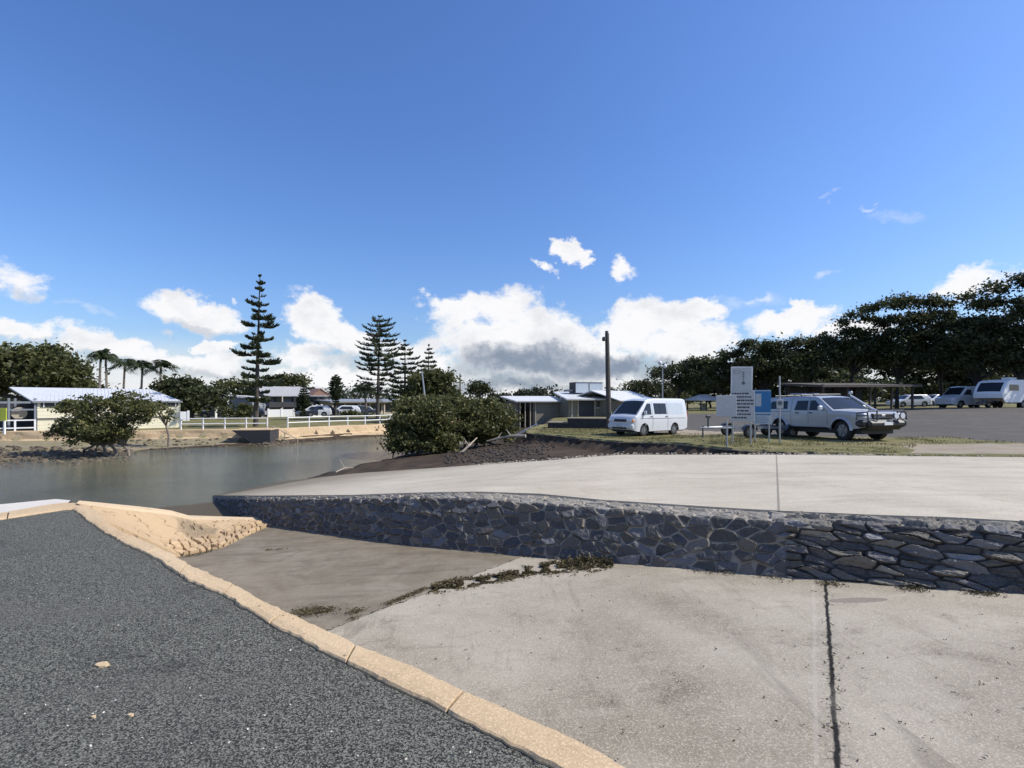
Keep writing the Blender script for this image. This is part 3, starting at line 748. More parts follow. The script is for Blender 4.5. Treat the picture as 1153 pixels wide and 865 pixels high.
def wheel(parent,x,y,r,wd,mat_rim,spokes=6):
    mb=MB(); seg=24; P=[]
    sy=1 if y>0 else -1
    prof=[(r*.62,-wd/2),(r*.9,-wd/2),(r,-wd/2*.72),(r,wd/2*.72),(r*.9,wd/2),(r*.62,wd/2)]
    P=[[(x+q*math.cos(a),y+o,r+q*math.sin(a)) for q,o in prof] for a in [2*math.pi*k/seg for k in range(seg)]]
    P.append(P[0]); mb.grid(P)
    wh=build('wheel',mb,M['rubber'],parent,smooth=True)
    m2=MB(); yo=y+sy*wd*.36
    m2.tube([(x,yo-.03*sy,r),(x,yo+.0*sy,r)],[r*.63,r*.63],20)
    for k in range(spokes):
        a=2*math.pi*k/spokes
        m2.box((x+r*.34*math.cos(a),yo+sy*.012,r+r*.34*math.sin(a)),(r*.56,.03,r*.15),ry=-a)
    m2.tube([(x,yo,r),(x,yo+sy*.04,r)],[r*.16,r*.12],12)
    build('rim',m2,mat_rim,wh); 
    return wh
def underbody(v,t,z1=None):
    mb=MB(); mb.box((v.L/2,0,v.wr*.95),(v.L*.92,v.W*1.55,v.wr*.55)); build('underbody',mb,M['plastic'],t)

# ---------------- white van on the grass
def place_dir(t,front_mid,az):
    """local +x points backwards from nose; heading azimuth az"""
    hx,hy=math.sin(az),math.cos(az)
    ang=math.atan2(-hy,-hx); t.location=front_mid; t.rotation_euler=(0,0,ang)
def make_van():
    t=thing('parked_van','white window van with black tinted front windows parked on the grass beside the timber pole','van')
    v=Veh(4.65,1.72,[(0,.80),(.06,.93),(.16,1.02),(.30,1.08),(1.10,1.80),(1.35,1.88),(1.8,1.93),(4.3,1.95),(4.5,1.90),(4.62,1.45),(4.65,1.0)],
          [(0,.34),(.3,.26),(.6,.25),(4.2,.27),(4.65,.40)],.98,.17,(.86,3.42),.31,endt=.30,ends=.13,shoulder=.11)
    b=build('body',v.body(),M['carwhite'],t,smooth=True)
    underbody(v,t)
    for (x,y) in ((.86,.70),(.86,-.70),(3.42,.70),(3.42,-.70)): wheel(t,x,y,.31,.19,M['rim'],10)
    build('windscreen',v.toppatch(.34,1.07,.90,f1=.95),M['glass'],t,True)
    for sy in (1,-1):
        build('side_window',v.sidepatch([(.62,1.10),(1.42,1.10),(1.42,1.66),(1.14,1.66)],sy),M['glass'],t,True)
        w=build('side_window',v.sidepatch([(1.68,1.12),(2.72,1.12),(2.72,1.68),(1.66,1.68)],sy),M['glass'],t,True)
        m=MB(); 
        for q in ((2.18,1.40,.03,.56),): m.box((q[0],sy*(v.w(q[0],q[1])+.010),q[1]),(q[2],.012,q[3]),rx=sy*.16)
        build('window_divider',m,M['plastic'],w)
        build('side_panel',v.sidepatch([(2.88,1.12),(4.24,1.12),(4.18,1.70),(2.88,1.70)],sy,off=.004),M['paleblue'],t,True)
        for xx in (1.52,2.80): m=MB(); m.grid([[(xx-.008,sy*(v.w(xx,z)+.004),z) for z in np.linspace(.35,1.75,10)],[(xx+.008,sy*(v.w(xx,z)+.004),z) for z in np.linspace(.35,1.75,10)]]); build('door_seam',m,M['plastic'],t)
        m=MB(); m.grid([[(x,sy*(v.w(x,.90)+.004),.895) for x in np.linspace(.5,4.4,12)],[(x,sy*(v.w(x,.91)+.004),.91) for x in np.linspace(.5,4.4,12)]])
        build('door_seam',m,M['plastic'],t)
        for xx in (1.40,2.66): m=MB(); m.box((xx,sy*(v.w(xx,1.0)+.02),1.0),(.16,.03,.035),bev=.01); build('door_handle',m,M['plastic'],t)
        m=MB(); m.box((.80,sy*(.93),1.18),(.10,.16,.22),bev=.03); m.tube([(.80,sy*.80,1.12),(.80,sy*.9,1.14)],.02,6); build('mirror',m,M['carwhite'],t)
        m=MB(); m.box((4.60,sy*.76,1.05),(.07,.14,.42),bev=.02); build('tail_light',m,M['red'],t)
        m=MB(); m.box((.035,sy*.58,.79),(.14,.38,.15),bev=.03); h=build('headlight',m,M['lamp'],t)
        m=MB(); m.box((.055,sy*.755,.79),(.16,.10,.13),bev=.02); build('indicator',m,M['amber'],h)
    m=MB(); m.box((.01,0,.80),(.10,.78,.13),bev=.02)
    g=build('grille',m,M['plastic'],t)
    m=MB(); 
    for z in (.765,.80,.835): m.box((-.045,0,z),(.012,.74,.012))
    build('grille_bar',m,M['darkmetal'],g)
    m=MB(); m.box((.03,0,.50),(.22,1.60,.26),bev=.06); bp=build('bumper',m,M['carwhite'],t)
    m=MB(); m.box((-.082,0,.42),(.02,.92,.09),bev=.01); build('air_intake',m,M['plastic'],bp)
    m=MB(); m.box((-.092,0,.54),(.012,.37,.10)); build('number_plate',m,M['signback'],bp)
    m=MB(); 
    for sy in(1,-1): m.tube([(.40,sy*.1,1.17),(.62,sy*.55,1.39)],.009,6)
    build('wiper',m,M['plastic'],t)
    return t
van=make_van()
# ---------------- four-wheel drive
def make_ute():
    t=thing('parked_ute','silver white four-wheel drive with black bull bar, snorkel and rear canopy parked beside the signs','four-wheel drive')
    v=Veh(5.15,1.86,[(0,.90),(.05,1.02),(.18,1.08),(1.28,1.15),(2.02,1.66),(2.25,1.72),(3.2,1.75),(3.5,1.74),(4.9,1.73),(5.05,1.65),(5.12,1.2),(5.15,1.05)],
          [(0,.52),(.3,.46),(4.5,.48),(5.15,.62)],1.10,.24,(.90,4.05),.385,endt=.35,ends=.12,shoulder=.09)
    build('body',v.body(),M['carsilver'],t,smooth=True); underbody(v,t)
    for (x,y) in ((.90,.76),(.90,-.76),(4.05,.76),(4.05,-.76)): wheel(t,x,y,.385,.25,M['rim'],6)
    build('windscreen',v.toppatch(1.33,1.99,.90,f1=.93),M['glass'],t,True)
    hd=v.toppatch(.20,1.22,.93,off=.006); build('bonnet',hd,M['carwhite'],t,True)  # bonnet panel paler than the body: strong sunlight put into its paint
    for sy in (1,-1):
        build('side_window',v.sidepatch([(1.68,1.16),(2.42,1.16),(2.42,1.56),(2.18,1.56)],sy),M['glass'],t,True)
        build('side_window',v.sidepatch([(2.52,1.16),(3.22,1.16),(3.12,1.56),(2.52,1.56)],sy),M['glass'],t,True)
        build('canopy_window',v.sidepatch([(3.62,1.22),(4.80,1.22),(4.62,1.56),(3.66,1.56)],sy),M['glass'],t,True)
        for xx in (1.52,2.47,3.40):
            m=MB(); m.grid([[(xx-.007,sy*(v.w(xx,z)+.004),z) for z in np.linspace(.58,1.70 if xx>2 else 1.12,9)],[(xx+.007,sy*(v.w(xx,z)+.004),z) for z in np.linspace(.58,1.70 if xx>2 else 1.12,9)]]); build('door_seam',m,M['plastic'],t)
        m=MB(); m.grid([[(x,sy*(v.w(x,1.12)+.004),1.105) for x in np.linspace(3.4,5.0,8)],[(x,sy*(v.w(x,1.12)+.004),1.12) for x in np.linspace(3.4,5.0,8)]])
        build('door_seam',m,M['plastic'],t)
        for xx in (2.33,3.05): m=MB(); m.box((xx,sy*(v.w(xx,1.06)+.02),1.06),(.17,.035,.04),bev=.01); build('door_handle',m,M['plastic'],t)
        for ax in v.ax:                                    # wheel arch flares
            P=[]
            for k in range(-9,10):
                a=k/9*math.pi/2*.98; r0=.385*1.15; r1=.385*1.36
                P.append([(ax+r0*math.sin(a),sy*(.935),.385+r0*math.cos(a)),(ax+r0*math.sin(a),sy*.985,.385+r0*math.cos(a)),(ax+r1*math.sin(a),sy*(v.w(ax,.6)+.005),.385+r1*math.cos(a))])
            m=MB(); m.grid(P); build('wheel_arch',m,M['carsilver'],t,True)
        m=MB(); m.box((1.72,sy*1.05,1.24),(.12,.20,.20),bev=.04); m.tube([(1.74,sy*.9,1.16),(1.73,sy*1.0,1.18)],.02,6); build('mirror',m,M['carwhite'],t)
        m=MB(); m.box((.10,sy*.70,.93),(.26,.34,.22),bev=.05); build('headlight',m,M['lamp'],t)
        m=MB(); m.box((2.6,sy*.90,.47),(2.1,.14,.05),bev=.02); build('side_step',m,M['plastic'],t)
        m=MB(); m.box((5.10,sy*.80,1.0),(.07,.14,.34),bev=.02); build('tail_light',m,M['red'],t)
    m=MB(); m.box((.02,0,.92),(.12,.92,.20),bev=.02); g=build('grille',m,M['plastic'],t)
    m=MB(); 
    for z in (.87,.92,.97): m.box((-.045,0,z),(.012,.84,.014))
    m.box((-.05,0,.93),(.02,.16,.09),bev=.01); build('grille_bar',m,M['galv'],g)
    # bull bar
    m=MB(); m.box((-.12,0,.64),(.26,1.66,.28),bev=.10); m.box((.10,0,.50),(.40,1.55,.16),bev=.06)
    for sy in (1,-1): m.box((.14,sy*.86,.66),(.55,.20,.26),rz=sy*-.35,bev=.07)
    bb=build('bull_bar',m,M['plastic'],t)
    m=MB(); m.tube([(-.20,-.86,.78),(-.18,-.86,1.06),(-.16,-.78,1.12),(-.16,.78,1.12),(-.18,.86,1.06),(-.20,.86,.78)],.028,8)
    for sy in (1,-1):
        m.tube([(-.20,sy*.46,.76),(-.20,sy*.46,1.12)],.026,8); m.tube([(-.18,sy*.84,.95),(.15,sy*.97,.95),(.2,sy*.97,.78)],.022,8)
        m.tube([(-.17,sy*.84,1.08),(.15,sy*.97,1.05),(.17,sy*.97,.95)],.022,8)
    build('hoop_bar',m,M['darkmetal'],bb)
    for y in (-.30,-.58):
        m=MB(); m.tube([(-.30,y,.93),(-.22,y,.93)],[.115,.08],18); d=build('driving_light',m,M['plastic'],bb)
        m=MB(); m.tube([(-.312,y,.93),(-.301,y,.93)],[.10,.108],18); build('lens',m,M['lamp'],d)
    m=MB(); m.box((-.262,.02,.66),(.012,.38,.12)); build('number_plate',m,M['white'],bb)
    # snorkel up the windscreen pillar on the far side
    m=MB(); m.tube([(1.02,-.90,1.12),(1.25,-.93,1.19),(1.42,-.93,1.30),(2.08,-.80,1.74),(2.12,-.79,1.84)],[.04,.045,.04,.04,.045],10); m.box((2.06,-.79,1.86),(.16,.10,.12),bev=.03)
    build('snorkel',m,M['carwhite'],t)
    for x in (2.45,3.1,3.9,4.6):
        m=MB(); m.tube([(x,-.66,1.81),(x,.66,1.81)],.018,6)
        for sy in(1,-1): m.box((x,sy*.64,1.775),(.07,.05,.08),bev=.01)
        build('roof_bar',m,M['darkmetal'],t)
    m=MB(); m.tube([(3.2,-.3,1.86),(4.1,-.35,1.88),(4.2,.2,1.88),(3.3,.25,1.86)],.03,6); build('roof_load',m,M['galv'],t)
    m=MB(); m.box((5.2,0,.60),(.14,1.6,.16),bev=.04); build('rear_bumper',m,M['plastic'],t)
    return t
ute=make_ute()
# ---------------- simple distant car, a few pixels high
def make_car(paint,label,group='cars parked in front of the far houses',L=4.3,wagon=False,name='parked_car'):
    t=thing(name,label,'car',group=group)
    top=[(0,.62),(.08,.74),(.9,.90),(1.05,.94),(1.75,1.38),(2.1,1.44),(3.0,1.43),(3.5,1.28 if not wagon else 1.42),(3.85,1.0 if not wagon else 1.40),(4.15,.96 if not wagon else 1.1),(4.3,.75)]
    v=Veh(L,1.74,top,[(0,.3),(.3,.22),(4.0,.22),(4.3,.35)],.88,.32,(.82,3.38),.31)
    build('body',v.body(),paint,t,smooth=True); underbody(v,t)
    for (x,y) in ((.82,.72),(.82,-.72),(3.38,.72),(3.38,-.72)): wheel(t,x,y,.31,.19,M['rim'],6)
    build('windscreen',v.toppatch(1.1,1.72,.9),M['glass'],t,True)
    build('rear_window',v.toppatch(3.1,3.8 if not wagon else 3.3,.85),M['glass'],t,True)
    for sy in(1,-1): 
        build('side_window',v.sidepatch([(1.4,.93),(3.4,.93),(3.1,1.32),(1.85,1.32)],sy),M['glass'],t,True)
        m=MB(); m.box((.04,sy*.62,.62),(.12,.3,.13),bev=.03); build('headlight',m,M['lamp'],t)
        m=MB(); m.box((4.24,sy*.64,.74),(.1,.26,.14),bev=.03); build('tail_light',m,M['red'],t)
    return t
def make_camper():
    t=thing('campervan','white campervan with an open side door parked under the trees in front of the caravan','campervan')
    v=Veh(5.4,1.95,[(0,.85),(.1,.98),(.75,1.12),(.9,1.2),(1.65,1.98),(1.9,2.06),(5.2,2.1),(5.35,1.9),(5.4,1.2)],[(0,.35),(.4,.28),(5.0,.3),(5.4,.4)],1.15,.12,(.95,4.1),.34)
    build('body',v.body(),M['carwhite'],t,smooth=True); underbody(v,t)
    for (x,y) in ((.95,.80),(.95,-.80),(4.1,.80),(4.1,-.80)): wheel(t,x,y,.34,.22,M['rim'],6)
    build('windscreen',v.toppatch(.95,1.62,.9),M['glass'],t,True)
    for sy in(1,-1):
        build('side_window',v.sidepatch([(1.2,1.25),(2.1,1.25),(2.1,1.75),(1.65,1.75)],sy),M['glass'],t,True)
        build('side_window',v.sidepatch([(3.5,1.35),(4.9,1.35),(4.9,1.78),(3.5,1.78)],sy),M['glass'],t,True)
        m=MB(); m.box((.05,sy*.68,.72),(.14,.34,.18),bev=.03); build('headlight',m,M['lamp'],t)
    build('open_doorway',v.sidepatch([(2.55,.42),(3.1,.42),(3.1,1.9),(2.55,1.9)],1,off=.02),M['plastic'],t)
    build('open_doorway',v.sidepatch([(2.55,.42),(3.1,.42),(3.1,1.9),(2.55,1.9)],-1,off=.02),M['plastic'],t)
    return t
def make_caravan():
    t=thing('caravan','white caravan with dark front window parked at the right edge of the car park','caravan')
    v=Veh(6.2,2.3,[(0,1.3),(.35,1.9),(.8,2.4),(1.3,2.55),(5.9,2.6),(6.15,2.4),(6.2,1.6)],[(0,.9),(.4,.5),(5.6,.5),(6.2,.8)],1.5,.03,(3.1,3.85),.33,endt=.3,ends=.05)
    build('body',v.body(),M['white'],t,smooth=True)
    for (x,y) in ((3.1,1.0),(3.1,-1.0),(3.85,1.0),(3.85,-1.0)): wheel(t,x,y,.33,.2,M['rim'],6)
    build('front_window',v.toppatch(.1,.7,.8),M['glass'],t,True)
    for sy in(1,-1):
        build('side_window',v.sidepatch([(.9,1.55),(2.3,1.55),(2.3,2.1),(.9,2.1)],sy),M['glass'],t,True)
        build('side_window',v.sidepatch([(4.2,1.55),(5.4,1.55),(5.4,2.1),(4.2,2.1)],sy),M['glass'],t,True)
    m=MB(); m.tube([(0.5,.5,.55),(-1.3,0,.5)],.05,6); m.tube([(.5,-.5,.55),(-1.3,0,.5)],.05,6); m.box((-.5,0,.62),(.35,.3,.3),bev=.03); m.tube([(-1.2,0,.0),(-1.2,0,.75)],.04,8); build('drawbar',m,M['darkmetal'],t)
    m=MB(); m.box((3.2,0,2.7),(1.0,.7,.22),bev=.05); build('roof_vent',m,M['white'],t)
    return t

def settle(t,pts):
    """put a vehicle's origin on the ground with the tilt of the slope"""
    l=Vector(t.location); rz=t.rotation_euler.z
    c,s=math.cos(rz),math.sin(rz)
    z1=hz(l.x+c*pts[0],l.y+s*pts[0]); z2=hz(l.x+c*pts[1],l.y+s*pts[1])
    a=math.atan2(z2-z1,pts[1]-pts[0]); w_=.8
    zl=hz(l.x+c*2-s*w_,l.y+s*2+c*w_); zr=hz(l.x+c*2+s*w_,l.y+s*2-c*w_)
    b=math.atan2(zl-zr,2*w_)
    t.rotation_mode='XYZ'; Mx=Matrix.Rotation(rz,3,'Z')@Matrix.Rotation(-a,3,'Y')@Matrix.Rotation(b,3,'X')
    t.rotation_euler=Mx.to_euler(); t.location=(l.x,l.y,z1-math.tan(a)*pts[0]-.01)
place_dir(van,(XD(697,26.2),25.9,0),rad(232)); settle(van,(.86,3.42))
place_dir(ute,(XD(992,18.9),18.8,0),rad(167)); settle(ute,(.9,4.05))
camper=make_camper(); p=(XD(1062,50),50.0,0); place_dir(camper,p,rad(262)); settle(camper,(.95,4.1))
cv=make_caravan(); place_dir(cv,(XD(1112,46.5),46.5,0),rad(250)); settle(cv,(2.,4.2))
c0=make_car(M['cardark'],'dark sedan at the foot of the big dark tree left of the white pergola frame')
place_dir(c0,(XD(224,64),64,0),rad(250)); settle(c0,(.8,3.4))
far=[(258,65,255,'dark sedan beside the white pergola frame behind the railing'),(341,65,240,'dark car between the white walls below the dark verandah house'),(387,71,235,'dark car parked left of the tall pine in front of the low cream building')]
for px,D,az_,lb in far:
    c=copy_tree(c0,loc=(XD(px,D),D,0),label=lb); place_dir(c,(XD(px,D),D,0),rad(az_)); settle(c,(.8,3.4))
c1=make_car(M['carwhite'],'white car in front of the white wall right of the tallest pine',wagon=True)
place_dir(c1,(XD(333,65),65,0),rad(250)); settle(c1,(.8,3.4))
c=copy_tree(c1,label='white car parked left of the dark car below the tall pine tops'); place_dir(c,(XD(368,69),69,0),rad(245)); settle(c,(.8,3.4))
gg='white cars parked under the trees behind the shelter'
for px,D,az_,lb in ((1003,60,268,'white car parked under the flat shelter roof, the left one'),(1036,64,262,'white car parked under the trees just left of the campervan'),(1022,78,280,'far white car seen between the trunks behind the shelter')):
    c=copy_tree(c1,label=lb); c['group']=gg; place_dir(c,(XD(px,D),D,0),rad(az_)); settle(c,(.8,3.4))
for ob in list(C.objects):
    if ob.get('group')==gg: ob['group']=gg
# ---------------- boat trailer behind the signs
t=thing('boat_trailer','empty low boat trailer with dark wheels standing behind the blue sign','trailer',loc=GP(832,22.4,.0),rz=rad(12))
m=MB(); m.box((.9,.55,.42),(3.0,.07,.09)); m.box((.9,-.55,.42),(3.0,.07,.09))
for x in(-.5,.6,1.6,2.35): m.box((x,0,.40),(.07,1.1,.07))
m.tube([(-.5,.5,.42),(-1.9,0,.42)],.04,6); m.tube([(-.5,-.5,.42),(-1.9,0,.42)],.04,6); build('frame',m,M['galv'],t)
for x,y in ((-.05,.78),(-.05,-.78),(2.0,.78),(2.0,-.78)): 
    wheel(t,x,y,.27,.17,M['rim'],6)
    m=MB(); m.grid([[(x+.33*math.cos(a),y+o,.27+.33*math.sin(a)) for o in(-.11,.11)] for a in np.linspace(.2,math.pi-.2,10)]); build('mudguard',m,M['darkmetal'],t)
m=MB(); m.tube([(-1.5,0,.42),(-1.5,0,.85)],.035,6); m.box((-1.5,0,.9),(.2,.12,.12),bev=.02); m.tube([(-1.75,0,.0),(-1.75,0,.5)],.03,6); build('winch_post',m,M['darkmetal'],t)
m=MB(); m.box((2.4,0,.55),(.05,1.4,.10),bev=.01); build('light_board',m,M['signback'],t)
# ================= signs =================
def sign(name,label,px,D,posts,ph,boards,rz,extra=None):
    base=GP(px,D); t=thing(name,label,'sign',loc=base,rz=rz,group=None)
    for x,h in posts:
        m=MB(); m.tube([(x,0,-.3),(x,0,h)],.028,8); build('post',m,M['galv'],t)
    for (x,z,w,h,mat,yo,tilt) in boards:
        m=MB(); m.box((x,-.045-yo,z),(w,.022,h),ry=tilt,bev=.006); b=build('board',m,mat,t)
        if extra: extra(b,x,z,w,h,yo,tilt)
    return t
def rows(b,x,z,w,h,yo,y0,n,dz,wf,mat,hh=.018,seed=1,x0=-.42):
    rr=random.Random(seed); m=MB()
    for k in range(n):
        zz=z+h*y0-k*dz; xx=x+w*x0; 
        end=x+w*(x0+wf*(rr.uniform(.7,1)))
        while xx<end:
            l=rr.uniform(.04,.14); m.box((xx+l/2,-.0595-yo,zz),(l,.003,hh)); xx+=l+.02
    return build('print',m,mat,b)
rzs=rad(-22)
# double board: tall upper board over a broad text board
def ex(b,x,z,w,h,yo,tilt):
    if h>.9: rows(b,x,z,w,h,yo,.40,8,.125,.86,M['dark'],.05,4,-.43)
    else:
        rows(b,x,z,w,h,yo,.36,3,.06,.35,M['signgrey'],.012,5,-.38)
        m=MB()
        for k,dz in enumerate((.20,.12,.05,-.03,-.12)): m=MB(); m.box((x+.06,-.0595-yo,z+dz+.03),(.07-.008*k,.003,.05)); build('symbol',m,M['signgrey'],b)
        m=MB(); m.tube([(x+.06,-.058-yo,z-.16),(x+.06,-.062-yo,z-.16)],.06,12); build('symbol',m,M['signgrey'],b)
        m=MB(); m.box((x-w/2+.02,-.0595-yo,z),(.03,.003,h*.96)); m.box((x+w/2-.02,-.0595-yo,z),(.03,.003,h*.96)); m.box((x,-.0595-yo,z+h/2-.02),(w*.96,.0032,.03)); build('border',m,M['white'],b)
s2=sign('notice_sign','tall double noticeboard with a framed upper board above rows of dark text',835,18.6,[(-.30,2.0),(.30,2.0)],0,
     [(.0,2.35,.72,.88,M['signback'],0,rad(1.2)),(.03,1.37,.80,1.12,M['signback'],.0,0)],rzs,ex)
s1=sign('notice_sign','blank pale square board at the left of the sign cluster, on a thin post',818.5,16.9,[(.0,1.05)],0,[(-.02,1.52,.62,.70,M['signback'],0,rad(-1))],rzs,None)
def ex3(b,x,z,w,h,yo,tilt):
    if h>.6:
        m=MB(); m.box((x-w*.22,-.0595-yo,z+.1),(w*.34,.003,h*.5)); build('panel',m,M['paleblue'],b)
        m=MB(); m.box((x,-.0595-yo,z-h*.42),(w*.98,.0032,.06)); m.box((x,-.0595-yo,z+h*.47),(w*.98,.0032,.03)); build('stripe',m,M['paleblue'],b)
    else: rows(b,x,z,w,h,yo,.3,4,.07,.8,M['blue'],.02,8,-.42)
s3=sign('blue_sign','blue information sign with a white lower panel beside the rear of the four-wheel drive',858,19.4,[(-.24,1.9),(.24,1.9)],0,
     [(0,1.48,.60,.95,M['blue'],0,0),(0,.83,.60,.34,M['paleblue'],0,0)],rzs,ex3)
def ex4(b,x,z,w,h,yo,tilt):
    m=MB(); m.tube([(x,-.058-yo,z+.03),(x,-.062-yo,z+.03)],.08,14); build('print',m,M['signgrey'],b)
s4=sign('small_sign','small pale plaque on a tall thin steel post in front of the four-wheel drive canopy',878,18.9,[(0,2.45)],0,[(0,1.42,.22,.34,M['signback'],0,0)],rzs,ex4)

# ================= timber pole, twin lamp =================
b=GP(686,32); t=thing('timber_pole','tall dark leaning timber pole with flood lamps at its top beside the white van','pole',loc=b)
m=MB(); m.tube([(0,0,-.5),(-.08,0,3.2),(-.14,0,6.0)],[.17,.15,.125],12); build('post',m,M['timber'],t)
m=MB(); m.tube([(-.14,-.05,5.75),(-.36,-.12,5.75)],.03,6); m.box((-.36,-.15,5.62),(.22,.20,.26),bev=.04); m.tube([(-.16,0,6.0),(-.16,0,6.14)],.10,10); build('flood_lamp',m,M['darkmetal'],t)
m=MB(); m.tube([(.13,-.13,.3),(.11,-.14,1.1)],.025,6); build('cable_guard',m,M['signback'],t)
b=GP(746,43); t=thing('globe_lamp','twin white globe park lamp on a slim pole in front of the dark trees','street lamp',loc=b)
m=MB(); m.tube([(0,0,-.2),(0,0,4.2)],[.06,.045],8); m.tube([(-.22,0,4.55),(0,0,4.2),(.2,0,4.3)],.025,6); build('pole',m,M['galv'],t)
for x,z in((-.22,4.68),(.2,4.38)):
    m=MB(); P=[[(x+.17*math.sin(a)*math.cos(q),.17*math.sin(a)*math.sin(q),z+.17*math.cos(a)) for q in np.linspace(0,2*math.pi,15)] for a in np.linspace(.02,math.pi-.02,9)]; m.grid(P); build('globe',m,M['white'],t,True)

# ================= low dark wall on the grass =================
b0=GP(618,34.2); b1=GP(640,33.9); b2=GP(688,33.2)
t=thing('low_wall','low dark stained block wall with a pale capping on the grass left of the van','wall',loc=b0)
l=lambda p:(p-b0)
for a,c,h in ((b0,b1,.33),(b1,b2,.62)):
    d=(c-a); L=Vector((d.x,d.y,0)).length; ang=math.atan2(d.y,d.x); mid=(a+c)/2-b0
    m=MB(); m.box((mid.x,mid.y,h/2-.12),(L,.9,h+.24),rz=ang); w_=build('block_face',m,M['darkbox'],t)
    m=MB(); m.box((mid.x,mid.y,h+.03),(L+.1,1.0,.06),rz=ang,bev=.01); build('capping',m,M['concgrey'],t)

# ================= shed complex behind =================
def frame_to(px0,D0,px1,D1,zb=None):
    a=Vector((XD(px0,D0),D0,0)); c=Vector((XD(px1,D1),D1,0)); d=c-a
    z=min(hz(a.x,a.y),hz(c.x,c.y)) if zb is None else zb
    return a.x,a.y,z,math.atan2(d.y,d.x),d.length
def part(nm,mb,mat,par): return build(nm,mb,mat,par)
def gableroof(L,Wd,h0,h1,ov=.35,th=.10,hip=0,y0=0):
    m=MB(); a=(-ov,y0-ov,h0); b_=(L+ov,y0-ov,h0); c=(L+ov-hip,y0+Wd/2,h1); d=(-ov+hip,y0+Wd/2,h1)
    m.slab([a,b_,c,d],th); a2=(-ov,y0+Wd+ov,h0); b2_=(L+ov,y0+Wd+ov,h0); m.slab([d,c,b2_,a2],th)
    if hip: m.slab([a,d,a2],th); m.slab([b_,b2_,c],th)
    return m
def windows(par,specs,mat=None,fr=None):
    for (x,y,z,w,h,nrm) in specs:     # nrm: 'f' front (-y) or 's' side
        m=MB(); d=(w+.12,.06,h+.12) if nrm=='f' else (.06,w+.12,h+.12); m.box((x,y,z),d); f=build('window',m,fr or M['white'],par)
        m=MB(); d=(w,.08,h) if nrm=='f' else (.08,w,h); m.box((x,y,z),d); build('pane',m,mat or M['pane'],f)
x,y,z,r,L=frame_to(583,58,640,60)
t=thing('long_shed','long low olive shed with a bright metal roof and dark open bay, behind the grass','shed',loc=(x,y,z),rz=r)
h=.72-z if False else 2.1
zr=lambda py,D: (HY-py)/F*D - z
m=MB(); m.box((L*.65,2.5,zr(452,59)/2),(L*.7,5,zr(452,59))); part('wall',m,M['shedwall'],t)
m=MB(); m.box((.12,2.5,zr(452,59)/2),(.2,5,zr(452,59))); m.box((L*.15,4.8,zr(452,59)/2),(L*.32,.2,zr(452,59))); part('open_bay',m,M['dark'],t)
for k in range(4): m=MB(); m.box((.25+k*.62,-.06,zr(452,59)/2),(.10,.10,zr(452,59))); part('post',m,M['beige'],t)
m=MB(); m.slab([(-.4,-.5,zr(451.5,58)),(L+.2,-.5,zr(451.5,60)),(L+.2,5.5,zr(446,64)),(-.4,5.5,zr(446,62))],.14); part('roof',m,M['rooflight'],t)
x,y,z,r,L=frame_to(640,57,700,59)
t=thing('club_building','flat olive and tan building with grey roof and boxy rooftop unit behind the timber pole','building',loc=(x,y,z),rz=r)
zt_=zr(450,57); m=MB(); m.box((L/2,4,zt_/2),(L,8,zt_)); part('wall',m,M['shedwall'],t)
m=MB(); m.box((L*.32,-.05,1.05),(1.9,.12,2.0)); part('roller_door',m,M['dark'],t)
for q in (.06,.17,.48,.62,.8):
    m=MB(); m.box((L*q,-.05,zt_/2),(.14,.14,zt_)); part('post',m,M['beige'],t)
windows(t,[(L*.56,-.03,1.5,.9,.9,'f'),(L*.72,-.03,1.5,.8,.9,'f')])
m=MB(); m.slab([(-.5,-.7,zt_+.08),(L+.3,-.7,zt_+.08),(L+.3,8.4,zt_+1.0),(1.6,8.4,zt_+1.0)],.16); part('roof',m,M['rooflight'],t)
m=MB(); m.box((L*.72,5.5,zt_+1.45),(3.6,1.8,1.25)); rb=part('rooftop_unit',m,M['paleblue'],t)
m=MB(); m.box((L*.72,5.5,zt_+2.10),(3.7,1.9,.06)); m.box((L*.72-1.83,5.5,zt_+1.45),(.05,1.85,1.25)); m.box((L*.72+.0,4.58,zt_+1.45),(.06,.04,1.2)); part('rooftop_trim',m,M['dark'],rb)
m=MB(); m.box((L*.5,6,zt_+1.12),(2.,1.5,.25)); part('vent',m,M['roofgrey'],t)
x,y,z,r,L=frame_to(697,56,734,60)
t=thing('gabled_building','brown walled building with a pale pitched metal roof behind the van','building',loc=(x,y,z),rz=r)
zt_=zr(451,57); m=MB(); m.box((L/2,3.5,zt_/2),(L,7,zt_)); part('wall',m,M['shedwall'],t)
part('roof',gableroof(L,7,zt_,zt_+1.15,.6),M['rooflight'],t)
m=MB(); m.add([(L+.02,0,zt_),(L+.02,7,zt_),(L+.02,3.5,zt_+1.05)],[(0,1,2)]); m.box((L/2,-.04,zt_-.15),(L,.08,.3)); part('fascia',m,M['roofred'],t)
windows(t,[(L*.3,-.03,1.4,1.2,.9,'f'),(L*.75,-.03,1.4,1.0,.9,'f')])
m=MB(); m.box((L+.05,-.05,zt_/2),(.2,.2,zt_)); part('corner_post',m,M['beige'],t)
# white rail left of the shed
a=GP(566,44); t=thing('post_rail','short white rail on the bank in front of the long shed','railing',loc=a)
d=GP(604,43.5)-a; m=MB(); m.tube([(0,0,.62),(d.x,d.y,d.z+.62)],.05,6); m.tube([(0,0,.3),(d.x,d.y,d.z+.3)],.03,6); part('rail',m,M['white'],t)
for k in range(4): m=MB(); q=d*(k/3); m.box((q.x,q.y,q.z+.3),(.08,.08,.8)); part('post',m,M['white'],t)

